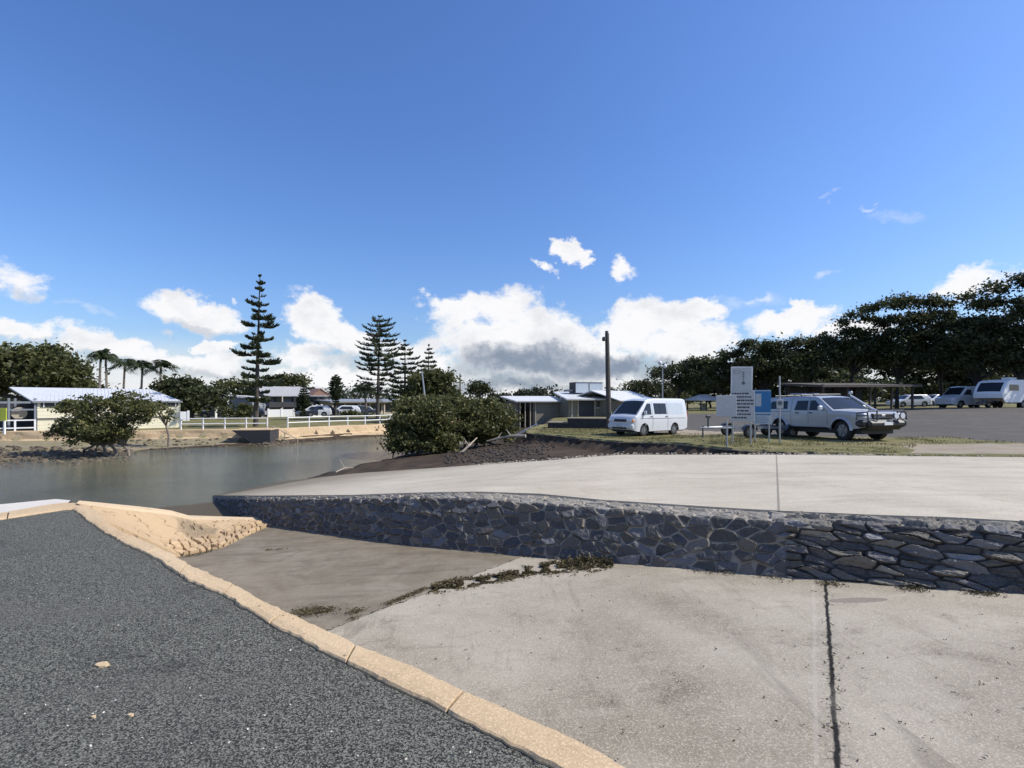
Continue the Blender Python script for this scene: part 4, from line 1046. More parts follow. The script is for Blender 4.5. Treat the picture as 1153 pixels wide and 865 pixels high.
# ================= white railing on the far sea wall =================
fpts=[(px,0) for px in []]
tl=[Vector((x,y,0)) for x,y in Tl[4:10]]
arr=[0]
for i in range(1,len(tl)): arr.append(arr[-1]+(tl[i]-tl[i-1]).length)
def onT(s,off=.3):
    x=np.interp(s,arr,[p.x for p in tl]); y=np.interp(s,arr,[p.y for p in tl]); x2=np.interp(s+.3,arr,[p.x for p in tl]); y2=np.interp(s+.3,arr,[p.y for p in tl])
    dx,dy=x2-x,y2-y; l_=math.hypot(dx,dy) or 1; X_,Y_=x-dy/l_*off,y+dx/l_*off
    return Vector((X_,Y_,hz(X_,Y_)))
def s_at_px(px):
    ss_=np.arange(0,arr[-1],.05); xx=np.interp(ss_,arr,[p.x for p in tl]); yy=np.interp(ss_,arr,[p.y for p in tl]); return float(ss_[np.argmin(np.abs(xx/yy*F+CX-px))])
def railing(name,label,s0,s1,sp,group=None):
    o0=onT(s0); t=thing(name,label,'railing',loc=o0)
    n=max(1,int(round((s1-s0)/sp))); P=[onT(s0+(s1-s0)*k/n)-o0 for k in range(n+1)]
    for p in P: m=MB(); m.box((p.x,p.y,p.z+.42),(.085,.085,.95),bev=.01); build('post',m,M['white'],t)
    for hh in(.84,.45): m=MB(); m.tube([(p.x,p.y,p.z+hh) for p in P],.038,6); build('rail',m,M['white'],t)
    return t
sA=s_at_px(202); sB=s_at_px(300); sC=s_at_px(326); sD=s_at_px(480)
railing('white_railing','white two-rail fence on the sea wall between the cream pavilion and the tallest pine',sA,sB,1.35)
railing('white_railing','long white two-rail fence on the sea wall right of the steps, running behind the mangroves',sC,sD,1.75)

# boat landing, steps, handrail by the tall pine
p0=onT(s_at_px(296),-.2); p0.z=-2.2; t=thing('landing_block','dark stained concrete landing block jutting from the sea wall below the tallest pine','landing',loc=p0)
m=MB(Matrix.Rotation(rad(10),4,'Z'))
fr_=[(-1.35,-2.1,0),(1.15,-2.1,0),(1.15,-2.1,-1.3),(.55,-2.1,-1.3)]; bk_=[(x_,.2,z_) for x_,_,z_ in fr_]
m.add(fr_+bk_,[(0,1,2,3),(4,5,6,7),(0,1,5,4),(1,2,6,5),(2,3,7,6),(3,0,4,7)]); build('block',m,M['darkbox'],t)  # dark colour stands for the shade on the block
m=MB(Matrix.Rotation(rad(10),4,'Z')); m.box((-.08,-.95,.045),(2.6,2.3,.07),bev=.015); build('capping',m,M['seawall'],t)
p0=onT(s_at_px(304),-.3); t=thing('concrete_steps','narrow concrete steps with handrail going down the bank right of the dark landing','steps',loc=p0)
m=MB(Matrix.Rotation(rad(-14),4,'Z'))
for k in range(9): m.box((.25+k*.29,-.55,-.05-k*.125),(.31,1.0,.12))
build('tread',m,M['concgrey'],t)
m=MB(Matrix.Rotation(rad(-14),4,'Z')); m.slab([(0,-1.06,.10),(2.8,-1.06,-1.10),(2.8,-1.22,-1.10),(0,-1.22,.10)],.22); build('side_wall',m,M['quay'],t)
m=MB(Matrix.Rotation(rad(-14),4,'Z')); m.tube([(-.2,0,.85),(.4,-.02,.85),(2.5,-.02,-.05)],.03,6)
for q,zt1,zb1 in((.4,.85,0),(1.4,.42,-.6),(2.5,-.05,-1.1)): m.tube([(q,-.02,zt1),(q,-.02,zb1)],.028,6)
build('handrail',m,M['beige'],t)

# ================= cream pavilion at the left =================
x,y,z,r,L=frame_to(42,36.0,203,41.5,zb=-2.3)
t=thing('cream_pavilion','cream weatherboard pavilion with a blue-grey metal roof behind the left mangrove bush','pavilion',loc=(x,y,z),rz=r)
ht=2.15
m=MB(); n=9
for k in range(n): m.box((L/2,2.5,(k+.5)*ht/n),(L+.006*0,5,ht/n-.012)); 
m.box((L/2,2.5,ht/2),(L-.05,4.95,ht-.02)); m.slab([(0,-.012,.0),(L,-.012,.0),(L,.012,.0),(0,.012,.0)],.3); part('wall',m,M['cream'],t)
m=MB(); m.box((L*.5,-.02,ht-.22),(L*.96,.06,.34)); lv=part('louvre_band',m,M['dark'],t)
m=MB(); 
for k in range(14): m.box((L*(.04+k*.071),-.055,ht-.22),(.06,.02,.34))
part('mullion',m,M['white'],lv)
m=MB(); m.box((L*.45,-.05,.95),(L*.9,.05,.06)); part('rail_trim',m,M['dark'],t)
ov=.14; hp=1.9; vr=2.6      # verandah to the left
m=MB(); rx0=-1.6
m.slab([(-.25,-ov,ht+.05),(L+ov,-ov,ht+.0),(L+ov-hp,2.5,ht+1.0),(rx0+.0,2.5,ht+1.05)],.10); m.slab([(rx0,2.5,ht+1.05),(L+ov-hp,2.5,ht+1.0),(L+ov,5.5,ht),(-.25,5.5,ht+.05)],.10); m.slab([(L+ov,-ov,ht),(L+ov,5.5,ht),(L+ov-hp,2.5,ht+1.0)],.10)
rf=part('roof',m,M['roofblue'],t)
m=MB()
for k in range(40):
    xx=-.2+k*(L+ov+.2)/40; f=1.0 if xx<L+ov-hp else max(0,(L+ov-xx)/hp)
    m.tube([(xx,-ov,ht+.06),(xx,-ov+(2.5+ov)*f,ht+.06+.97*f)],.008,4)
part('roof_rib',m,M['roofblue'],rf)
m=MB(); m.box(((L+ov-.2)/2,-ov-.03,ht-.02),(L+ov+.2,.06,.12)); part('gutter',m,M['roofgrey'],t)
for xx,yy in((-vr,0),(-vr*.55,0),(-.1,0),(-vr,2.5),(-vr*.55,4.9)):
    m=MB(); m.box((xx,yy,ht/2+.1),(.12,.12,ht+.3)); part('verandah_post',m,M['greywall'],t)
m=MB(); m.box((-vr/2,0,ht-.05),(vr,.08,.14)); m.box((-vr/2,0,ht-.55),(vr,.08,.10)); part('verandah_beam',m,M['greywall'],t)
m=MB(); m.box((-vr/2-.2,2.5,-.12),(vr+.4,5.2,.24)); part('verandah_floor',m,M['concgrey'],t)
m=MB(); m.box((-vr/2,4.9,ht/2),(vr,.1,ht)); m.box((-.3,4,ht/2),(.1,2,ht)); part('back_wall',m,M['dark'],t)
for k in range(4): m=MB(); xx=-vr-.5+k*(vr+.4)/3; m.box((xx,-.35,.42),(.10,.10,1.0)); part('railing_post',m,M['white'],t)
for q in(.88,.35): m=MB(); m.box((-vr/2-.3,-.35,q),(vr+.5,.07,.08)); part('railing',m,M['white'],t)
m=MB(); m.tube([(-.95,.5,1.35),(-.95,.56,1.35)],.42,20); part('round_panel',m,M['beige'],t)
b=GP(5,34.6); b.z=-2.2; tt_y=thing('warning_post','yellow-green painted post panel at the left edge in front of the pavilion verandah','sign',loc=b)
m=MB(); m.box((0,0,.4),(.1,.1,1.1)); part('post',m,M['white'],tt_y); m=MB(); m.box((0,-.07,1.2),(.42,.05,.85),bev=.01); part('panel',m,M['yellow'],tt_y)

# ================= far houses =================
x,y,z,r,L=frame_to(302,74,369,80)
H1=(HY-446)/F*76-z
t=thing('two_storey_house','two-storey dark verandah house with a light grey gabled roof behind the tallest pine','house',loc=(x,y,z),rz=r)
m=MB(); m.box((L/2,4.5,H1/2),(L,7,H1)); part('wall',m,M['greywall'],t)
part('roof',gableroof(L*.72,8,H1,H1+1.5,.5,hip=.0,y0=.2),M['roofmid'],t)
m=MB(); m.add([(-.52,.2,H1),(-.52,8.2,H1),(-.52,4.2,H1+1.38)],[(0,1,2)]); part('gable',m,M['dark'],t)
m=MB(); m.slab([(L*.66,-.8,H1+.02),(L+.4,-.8,H1+.02),(L+.4,4,H1+1.0),(L*.66,4,H1+1.0)],.1); part('side_roof',m,M['roofgrey'],t)
m=MB(); m.add([(L*.70,-.3,H1+.1),(L+.2,-.3,H1+.1),(L*.86,-.25,H1+1.15)],[(0,1,2)]); m.slab([(L*.66,-.4,H1+.1),(L*.86,-.4,H1+1.2),(L*.86,3,H1+1.2),(L*.66,3,H1+.1)],.08); m.slab([(L*.86,-.4,H1+1.2),(L+.35,-.4,H1+.1),(L+.35,3,H1+.1),(L*.86,3,H1+1.2)],.08); part('brown_gable',m,M['roofred'],t)
m=MB(); m.box((L/2,.2,H1*.48),(L,1.8,.16)); m.box((L/2,-.65,H1*.6),(L,.06,H1*.2)); part('balcony',m,M['dark'],t)
for k in range(6): m=MB(); m.box((L*k/5,-.6,H1/2),(.16,.16,H1)); part('post',m,M['beige'] if k in(1,3) else M['dark'],t)
windows(t,[(L*.2,.97,H1*.76,1.2,.75,'f'),(L*.5,.97,H1*.76,1.5,.8,'f'),(L*.8,.97,H1*.76,1.1,.75,'f'),(L*.3,.97,H1*.28,1.8,.8,'f'),(L*.7,.97,H1*.28,1.8,.8,'f')],fr=M['greywall'])
x,y,z,r,L=frame_to(284,70,304,76)
t=thing('grey_annexe','blue-grey walled annexe with a flat roof and small square windows left of the two-storey house','house',loc=(x,y,z),rz=r)
h=(HY-448)/F*72-z; m=MB(); m.box((L/2,3,h/2),(L,6,h)); part('wall',m,M['greywall'],t); m=MB(); m.slab([(-.3,-.4,h+.1),(L+.3,-.4,h+.1),(L+.3,6.4,h+.5),(-.3,6.4,h+.5)],.12); part('roof',m,M['rooflight'],t)
windows(t,[(L*.45,-.02,h-.8,.35,.5,'f'),(L*.75,-.02,h-.8,.35,.5,'f'),(L*.3,-.02,1.2,1.0,1.0,'f')])
x,y,z,r,L=frame_to(236,78,284,82)
t=thing('low_house','low house with a grey roof and white walls left of the tallest pine trunk','house',loc=(x,y,z),rz=r)
h=(HY-455)/F*80-z; m=MB(); m.box((L/2,3,h/2),(L,6,h)); part('wall',m,M['white'],t); part('roof',gableroof(L,6,h,h+1.4,.5,hip=1.5),M['roofgrey'],t)
windows(t,[(L*.2,-.02,1.2,1.4,1.0,'f'),(L*.5,-.02,1.2,1.4,1.0,'f'),(L*.8,-.02,1.2,1.4,1.0,'f')])
x,y,z,r,L=frame_to(359,82,374,84)
t=thing('beige_house','narrow beige rendered house right of the two-storey verandah house','house',loc=(x,y,z),rz=r)
h=(HY-451)/F*82-z; m=MB(); m.box((L/2,3,h/2),(L,6,h)); part('wall',m,M['beige'],t); m=MB(); m.box((L/2,3,h+.08),(L+.4,6.4,.16)); part('roof',m,M['roofgrey'],t)
windows(t,[(L*.5,-.02,h*.6,.8,1.0,'f')])
x,y,z,r,L=frame_to(374,76,470,88)
t=thing('flat_roof_house','long low house with dark openings and a flat grey roof behind the slim pines','house',loc=(x,y,z),rz=r)
h=(HY-452.5)/F*80-z; m=MB(); m.box((L/2,3.5,h/2),(L,6,h)); part('wall',m,M['beige'],t); m=MB(); m.slab([(-.6,-.6,h+.1),(L+.6,-.6,h+.1),(L+.6,6.6,h+.45),(-.6,6.6,h+.45)],.2); part('roof',m,M['roofgrey'],t)
windows(t,[(L*q,.47,h*.5,1.7,h*.62,'f') for q in(.08,.22,.36,.5,.64,.78,.92)],fr=M['dark'])
for q in(.0,.29,.57,.85): m=MB(); m.box((L*q,-.1,h/2),(.22,.22,h)); part('post',m,M['beige'],t)
# white garden walls, pergola, bins
def gwall(px0,D0,px1,D1,h,label):
    x,y,z,r,L=frame_to(px0,D0,px1,D1); t=thing('garden_wall',label,'wall',loc=(x,y,z),rz=r,group=None)
    m=MB(); m.box((L/2,0,h/2-.2),(L,.14,h+.4)); part('panel',m,M['white'],t)
    n=max(2,int(L/2)); 
    for k in range(n+1): m=MB(); m.box((L*k/n,0,h/2-.15),(.22,.22,h+.5)); part('pier',m,M['white'],t)
gwall(302,67,331,69,1.0,'white garden wall right of the tallest pine trunk below the verandah house')
gwall(351,69,362,70,1.5,'short white garden wall between parked cars below the brown gable')
gwall(186,52,212,53,.95,'white fence panel just right of the cream pavilion')
x,y,z,r,L=frame_to(243,62,256,63)
t=thing('pergola_frame','white rectangular pergola frame between two dark cars','pergola',loc=(x,y,z),rz=r)
m=MB(); m.box((0,0,1.05),(.22,.22,2.2)); part('post',m,M['white'],t); m=MB(); m.box((L,0,1.05),(.22,.22,2.2)); part('post',m,M['white'],t); m=MB(); m.box((L/2,0,2.2),(L+.3,.25,.22)); part('beam',m,M['white'],t)
# flat shelter right, small kiosk roof
x,y,z,r,L=frame_to(917,44,1026,49)
t=thing('picnic_shelter','long dark flat-roofed picnic shelter behind the four-wheel drive','shelter',loc=(x,y,z),rz=r)
h=(HY-433)/F*45-z; m=MB(); m.slab([(-.3,-1,h-.1),(L,-1,h+.05),(L,3.5,h+.35),(-.3,3.5,h+.2)],.18); part('roof',m,M['timber'],t)
for k in range(5):
    for yy in(-.4,3.0): m=MB(); m.box((L*(.04+k*.23),yy,h/2),(.16,.16,h)); part('post',m,M['timber'],t)
m=MB(); m.box((L*.42,3.1,h*.48),(L*.80,.1,h*.94)); part('screen_wall',m,M['dark'],t)
for q in(.2,.5):
    m=MB(); m.box((L*q,1,.75),(1.8,.75,.06)); m.box((L*q,.3,.45),(1.8,.28,.05)); m.box((L*q,1.7,.45),(1.8,.28,.05)); m.box((L*q-.6,1,.37),(.08,1.3,.08)); m.box((L*q+.6,1,.37),(.08,1.3,.08)); m.box((L*q,1,.4),(.1,.1,.7)); part('table',m,M['timber'],t)
x,y,z,r,L=frame_to(788,58,810,58.5)
t=thing('small_shelter','small open shelter with a bright white hipped roof left of the signs','shelter',loc=(x,y,z),rz=r)
h=(HY-450.5)/F*58-z; m=MB(); m.slab([(-.3,-.5,h),(L+.3,-.5,h),(L*.7,1.2,h+.65),(L*.3,1.2,h+.65)],.1); m.slab([(L*.3,1.2,h+.65),(L*.7,1.2,h+.65),(L+.3,3,h),(-.3,3,h)],.1); m.slab([(-.3,-.5,h),(L*.3,1.2,h+.65),(-.3,3,h)],.1); m.slab([(L+.3,-.5,h),(L*.7,1.2,h+.65),(L+.3,3,h)],.1); part('roof',m,M['rooflight'],t)
for a_ in(0,L):
    for b_ in(-.2,2.6): m=MB(); m.box((a_,b_,h/2),(.12,.12,h)); part('post',m,M['dark'],t)
m=MB(); m.box((L/2,1.2,.75),(1.4,.8,.06)); m.box((L/2,1.2,.37),(.3,.3,.74)); part('table',m,M['beige'],t)
# distant utility pole and leaning mast
b=GP(518,95); b.z=-2; t=thing('utility_pole','distant timber utility pole with a crossarm above the mangroves','utility pole',loc=b)
m=MB(); m.tube([(0,0,0),(0,0,(HY-421)/F*95+2)],[.16,.12],8); part('post',m,M['timber'],t); m=MB(); m.box((0,0,(HY-431)/F*95+2),(1.7,.14,.14)); m.tube([(-.7,0,(HY-430)/F*95+2),(-.7,0,(HY-428)/F*95+2)],.05,6); m.tube([(.7,0,(HY-430)/F*95+2),(.7,0,(HY-428)/F*95+2)],.05,6); part('crossarm',m,M['timber'],t)
a=W(475,418,38); c=W(483,458,38); t=thing('leaning_mast','thin bare grey leaning mast rising out of the mangroves','mast',loc=(c.x,c.y,c.z-1))
m=MB(); m.tube([(0,0,-.9),(a.x-c.x,0,a.z-c.z+1)],[.09,.05],8); part('spar',m,M['galv'],t)
# ================= vegetation =================
def leafquads(cen,size,rng,flat=.0,asp=1.7):
    """cen Nx3 -> quads, random orientation, elongated"""
    n=len(cen); a=rng.normal(size=(n,3)); a[:,2]*=(1-flat*.7); a/=np.linalg.norm(a,axis=1,keepdims=True)
    b=rng.normal(size=(n,3)); b-=a*np.sum(a*b,1,keepdims=True); b/=np.linalg.norm(b,axis=1,keepdims=True)
    s=size*(.6+.8*rng.random((n,1))); u=a*s*asp/2; v=b*s/2
    V=np.stack([cen-u,cen-v*.9+u*.1,cen+u,cen+v*.9+u*.1],1).reshape(-1,3)
    return V
def leafmesh(name,Vs,mat,parent):
    V=np.concatenate(Vs); return npmesh(name,V,np.arange(len(V)).reshape(-1,4),mat,parent,smooth=False)
def clumps(blobs,nc,per,cr,size,rng,shell=.55,lowcut=-.5):
    out=[];cc=[]
    vol=np.array([b[3]*b[4]*b[5] for b in blobs])**.67; pr=vol/vol.sum()
    for b,k in zip(blobs,np.maximum(1,(pr*nc).astype(int))):
        d=rng.normal(size=(k*3,3)); d/=np.linalg.norm(d,axis=1,keepdims=True); d=d[d[:,2]>lowcut][:k]
        r=(shell+(1-shell)*rng.random((len(d),1))**.6); c=np.array(b[:3])+d*r*np.array(b[3:6]); cc.append(c)
    cc=np.concatenate(cc)
    for c in cc:
        q=cr*(.55+.9*rng.random()); n=int(per*(.6+.8*rng.random())); p=rng.normal(size=(n,3))*.5; p[:,2]*=.6
        out.append(c+p*q)
    return np.concatenate(out),cc
def tree(name,label,cat,px,D,blobs_px,trunk_r,nc,per,cr,size,mat,seed,group=None,bark='bark',base=None,trunks=None,dz=0,shell=.5,cen=None):
    """blobs_px: (px,py,rx_px,ry_px,depth_offset_m)"""
    rng=np.random.default_rng(seed); rr=random.Random(seed)
    b=GP(px,D) if base is None else base
    t=thing(name,label,cat,loc=b,group=group); s=D/F; bl=[]
    for q in blobs_px:
        dy=q[4] if len(q)>4 else 0; c=W(q[0],q[1],D+dy)-b; s2=(D+dy)/F
        bl.append((c.x,c.y,c.z,q[2]*s2,(q[2]*.85+q[3]*.3)*s2*(.9),q[3]*s2))
    P,cc=clumps(bl,nc,per,cr,size,rng,shell)
    leafmesh('crown',[leafquads(P,size,rng,.2)],mat,t)
    m=MB()
    tops=[Vector(q[:3]) for q in bl]; hm=min(max(q[2]-q[5]*.7,.5) for q in bl)
    tr=trunks or [(0,0)]
    for (ox,oy) in tr:
        fork=Vector((ox*.6+rr.uniform(-.2,.2),oy,max(.35,hm*.75)))
        m.tube([(ox,oy,-.4),(ox*.9,oy,fork.z*.5),tuple(fork)],[trunk_r*1.25,trunk_r,trunk_r*.85],8)
        for k,c in enumerate(cc[rr.sample(range(len(cc)),min(len(cc),6+2*len(bl)))]):
            c=Vector(c); mid=fork.lerp(c,.5)+Vector((rr.uniform(-.3,.3),rr.uniform(-.3,.3),rr.uniform(-.1,.4)))*cr
            m.tube([tuple(fork),tuple(fork.lerp(mid,.5)+Vector((0,0,.08))),tuple(mid),tuple(c)],[trunk_r*.6,trunk_r*.42,trunk_r*.28,trunk_r*.08],6,cap=False)
    build('trunk',m,M[bark],t,True)
    return t
def norfolk(label,px,D,top_py,base_py,prof,seed,nw=16,bare=.12,lean=0,group='tall pines behind the sea wall',irr=.25,r0=.2,base=None,dens=1.0,up=.22):
    rng=np.random.default_rng(seed); rr=random.Random(seed)
    b=GP(px,D); top=W(px,top_py,D).z-b.z
    t=thing('norfolk_pine',label,'pine tree',loc=b,group=group)
    def ax(z): return Vector((lean*(z/top)**1.0,0,z))
    m=MB(); m.tube([tuple(ax(-.3)),tuple(ax(top*.3)),tuple(ax(top*.7)),tuple(ax(top))],[r0,r0*.75,r0*.35,.03],10); V=[]; mb=m
    zs=[bare*top+(top*(1-bare))*(k/nw)**.96 for k in range(nw+1)]
    for k,z in enumerate(zs):
        f=(z-bare*top)/(top*(1-bare)); Lr=float(np.interp(f,[a for a,_ in prof],[c for _,c in prof]))
        nb=rr.choice([5,6,6,7]) if Lr>.5 else 5; a0=rr.uniform(0,6.28)
        for j in range(nb):
            if rr.random()<irr*.5 and f<.93: continue
            a=a0+j*6.283/nb+rr.uniform(-.15,.15); L=Lr*rr.uniform(1-irr,1+irr*.5)
            d=Vector((math.cos(a),math.sin(a),0)); p=ax(z+rr.uniform(-.08,.08)*top/12)
            n=max(5,int(L*10)); pts=[]
            for q in range(n+1):
                s=q/n; pts.append(p+d*L*s+Vector((0,0,(-.07*math.sin(s*2.4)*L+up*L*s**2.6)+ (.10*L if f>.8 else 0)*s)))
            mb.tube([tuple(w) for w in pts],[max(.012,.035*(1-q/n)*(L/2+.3)) for q in range(n+1)],4,cap=False)
            q0=.12 if f>.7 else .22
            for q in range(1,n+1):
                s=q/n
                if s<q0: continue
                c=pts[q]; wdt=(.52*math.sin(min(1,s*1.05)*math.pi)**.6+.10)*min(1.,L*.55+.15)
                side=Vector((-d.y,d.x,0))
                for w in range(int(8*dens)+3):
                    sgn=rr.choice((-1,1)); l=wdt*rr.uniform(.45,1.05)
                    e=c+side*sgn*l*rr.uniform(.4,1)+d*l*rr.uniform(.1,.8)+Vector((0,0,rr.uniform(-.05,.75)*l+rr.uniform(-.03,.05)))
                    th=rr.uniform(.035,.065); st=c+Vector((0,0,rr.uniform(-.03,.03)))
                    n_=Vector((0,0,1)).lerp(side,rr.uniform(-.8,.8)).normalized()*th
                    V+= [tuple(st-n_),tuple(st.lerp(e,.6)-n_*1.4),tuple(e),tuple(st.lerp(e,.6)+n_*1.4)]
    build('trunk',m,M['bark'],t,True); V=np.array(V); npmesh('crown',V,np.arange(len(V)).reshape(-1,4),M['leafpine'],t,smooth=False)
    return t
def palm(label,px,D,top_py,h_fr,seed,group='row of palms above the pavilion',base_z=None,wind=.5,nf=17):
    rr=random.Random(seed); b=GP(px,D); top=W(px,top_py,D).z-b.z; t=thing('palm_tree',label,'palm tree',loc=b,group=group)
    ln=rr.uniform(-.3,.3); m=MB(); m.tube([(0,0,-.3),(ln*.3,0,top*.4),(ln,0,top)],[.19,.13,.10],8); build('trunk',m,M['palebark'],t,True)
    V=[]; c=Vector((ln,0,top)); mb=MB()
    m=MB(); m.tube([(ln,0,top-.8),(ln,0,top+.1)],[.12,.09],8); build('crownshaft',m,M['leafpalm'],t,True)
    for k in range(nf):
        a=k*2.4+rr.uniform(-.2,.2); d=Vector((math.cos(a)+wind*.55,math.sin(a),0)).normalized(); L=h_fr*rr.uniform(.85,1.1); e0=rr.uniform(.25,1.45)
        pts=[]
        for q in range(11):
            s=q/10; pts.append(c+d*L*(s*math.cos(e0)+.12*s)+Vector((wind*.35*s*s*L,0,L*(math.sin(e0)*s*1.0-(.62+.30*(1.2-e0))*s**2.4*1.1))))
        mb.tube([tuple(p) for p in pts],[.03*(1-q/11)+.006 for q in range(11)],4,cap=False)
        for q in range(1,11):
            for sub in (0,.5):
                if q==10 and sub: continue
                p=pts[q].lerp(pts[min(10,q+1)],sub); tn=(pts[min(10,q+1)]-pts[q-1]).normalized(); sd_=tn.cross(Vector((0,0,1))).normalized()
                for sg in(-1,1):
                    l=L*.40*math.sin(min(1,(q+sub)/10.5+.12)*math.pi)**.5; e=p+sd_*sg*l*.75+tn*l*.5+Vector((wind*.15*l,0,-l*rr.uniform(.3,.9)))
                    th=tn*.06; V+=[tuple(p-th*.7),tuple(p.lerp(e,.5)-th*.8),tuple(e),tuple(p.lerp(e,.5)+th*.8)]
    fr=npmesh('fronds',np.array(V),np.arange(len(V)).reshape(-1,4),M['leafpalm'],t,smooth=False); build('frond_stems',mb,M['leafpalm'],t)
    return t
# --- pines
norfolk('tallest Norfolk pine, standing alone with ragged wind-thinned branches beside the white railing',288,42.5,311,482,[(0,1.5),(.12,2.0),(.3,1.75),(.5,1.55),(.55,.9),(.62,1.45),(.8,.95),(.93,.45),(1,.12)],3,nw=17,bare=.17,lean=.35,r0=.22,irr=.6,dens=1.0)
norfolk('tall broad-topped Norfolk pine left of the mangrove clump, with open tiers',425,56,357,478,[(0,1.2),(.2,2.2),(.4,2.5),(.6,2.3),(.8,1.9),(.93,1.25),(1,.3)],5,nw=16,bare=.24,lean=.25,r0=.22,irr=.45,dens=.35)
norfolk('dark Norfolk pine just right of the broad-topped one, rising behind the mangroves',456,58,384,478,[(0,1.9),(.4,2.1),(.65,1.7),(.85,1.0),(1,.15)],8,nw=14,bare=.15,lean=.0,r0=.2,irr=.5,dens=.5)
norfolk('slim Norfolk pine behind the mangroves, rightmost of the tall ones',482,60,389,478,[(0,1.9),(.4,1.7),(.65,1.2),(.85,.7),(1,.12)],9,nw=14,bare=.15,lean=.1,r0=.18,irr=.5,dens=.5)
norfolk('small slender Norfolk pine in front of the flat-roofed house',378,66,423,478,[(0,.4),(.3,.8),(.6,.9),(.85,.8),(1,.2)],12,nw=13,bare=.3,lean=.05,r0=.13,irr=.2,dens=1.6,group=None)
norfolk('small dark Norfolk pine standing in front of the two-storey house verandah',342,65,431,478,[(0,1.2),(.4,.9),(.7,.6),(.9,.3),(1,.1)],14,nw=14,bare=.05,lean=0,r0=.13,irr=.2,dens=1.8,group=None)
# --- palms
for k,(px,tp,D,lb) in enumerate([(111,400,58,'leftmost palm of the row, the tallest'),(121,405,60,'second palm from the left in the row'),(138,411,62,'middle palm of the row above the pavilion roof'),(158,413,61,'fourth palm from the left in the row'),(180,413,60,'rightmost palm of the row, with the widest crown')]):
    palm(lb,px,D,tp,1.75+.15*(k%3),20+k,wind=.3+.1*(k%3))
palm('lone palm behind the brown gable of the two-storey house',350,88,441,2.2,31,group=None,wind=.2)
palm('lone palm in front of the flat-roofed house, left of the broad-topped pine',413,60,440,2.1,32,group=None,wind=-.1,nf=17)
# --- left bank trees
tree('broad_tree','huge rounded dark green tree behind the pavilion verandah at the left edge','tree',45,66,[(30,422,42,28),(70,425,30,24,-2),(5,420,30,30,2),(50,405,30,14),(85,432,16,14),(-30,428,40,30,0)],.5,330,55,1.2,.34,M['leafmid'],41)
tree('dark_tree','dense dark spreading tree right of the palms behind the railing','tree',215,60,[(205,446,28,18),(232,452,20,16,-1),(190,448,18,14,1),(210,436,18,8)],.35,150,60,1.0,.28,M['leafdark'],42)
tree('open_tree','open-crowned gum tree left of the tallest pine','tree',262,78,[(258,436,14,6),(272,434,14,5),(250,442,12,6)],.28,36,40,1.0,.30,M['leafmid'],43,bark='palebark')
tree('open_tree','olive tree crown showing between the tallest pine and the verandah house roof','tree',318,95,[(318,431,16,7),(334,430,12,7),(300,436,14,9)],.3,70,45,1.2,.32,M['leafmid'],44)
tree('hedge_bush','clipped dark bush beside the white pergola frame','bush',271,58,[(268,466,14,9),(278,463,10,8)],.08,40,60,.5,.16,M['leafmid'],45)
tree('hedge_bush','dark garden shrub below the verandah of the two-storey house','bush',345,67,[(344,462,7,10),(352,465,7,6)],.08,30,60,.5,.16,M['leafdark'],46)
tree('hedge_bush','low hedge in front of the flat-roofed house','bush',398,68,[(385,470,12,5),(400,469,10,6),(412,471,8,4)],.08,40,55,.5,.16,M['leafmid'],47)
# --- mid distance
tree('round_tree','bright green round-topped tree behind the mangroves, right of the pines','tree',488,52,[(485,432,20,14),(500,430,14,10),(470,446,18,14),(495,448,22,12)],.22,120,60,.8,.22,M['leafmid'],51)
tree('small_tree','small dark tree with a flat crown beside the distant utility pole','tree',540,80,[(538,436,9,5),(544,441,7,5),(533,442,6,4)],.2,26,45,.9,.28,M['leafdark'],52)
for k,(px,py,rx,ry,D,lb) in enumerate([(560,450,16,6,85,'low dark shrub line right of the mangroves before the shed'),(590,444,10,5,120,'small far tree top above the left end of the long shed roof'),(603,443,6,5,125,'small far bush above the long shed roof'),(650,442,0,0,0,None)]):
    if lb: tree('far_tree',lb,'tree',px,D,[(px,py,rx,ry),(px+rx*.7,py+2,rx*.6,ry*.8)],.18,26,40,1.0,.34,M['leaffar'],60+k)
for k,(px,h,D,lb) in enumerate([(621,437,125,'tiny distant pine above the middle of the long shed'),(636,440,135,'tiny distant pine right of the other above the long shed'),(662,440,120,'tiny distant pine left of the rooftop unit')]):
    norfolk(lb,px,D,h,478,[(0,.9),(.6,.7),(1,.1)],80+k,nw=9,bare=.3,r0=.12,group='tiny distant pines above the shed roof',dens=1.0)
# far wooded skyline, one mass nobody could count
rng=np.random.default_rng(5); cen=[]
for k in range(1500):
    px=rng.uniform(-900,2100); D=rng.uniform(150,210)
    h=5.0+2.2*math.sin(px*.021)+1.6*math.sin(px*.063+1)+rng.uniform(-1,1); c=np.array([XD(px,D),D,-1.8])
    p=rng.normal(size=(34,3))*np.array([1.6,1.6,1.0]); p[:,2]=np.abs(rng.random(34))*h*(.55+.45*rng.random()); cen.append(c+p)
V=leafquads(np.concatenate(cen),.8,rng,.2,1.2); o=npmesh('distant_woodland',V,np.arange(len(V)).reshape(-1,4),M['leaffar'],smooth=False); tag(o,'low dark line of distant woodland along the horizon','woodland',kind='stuff')
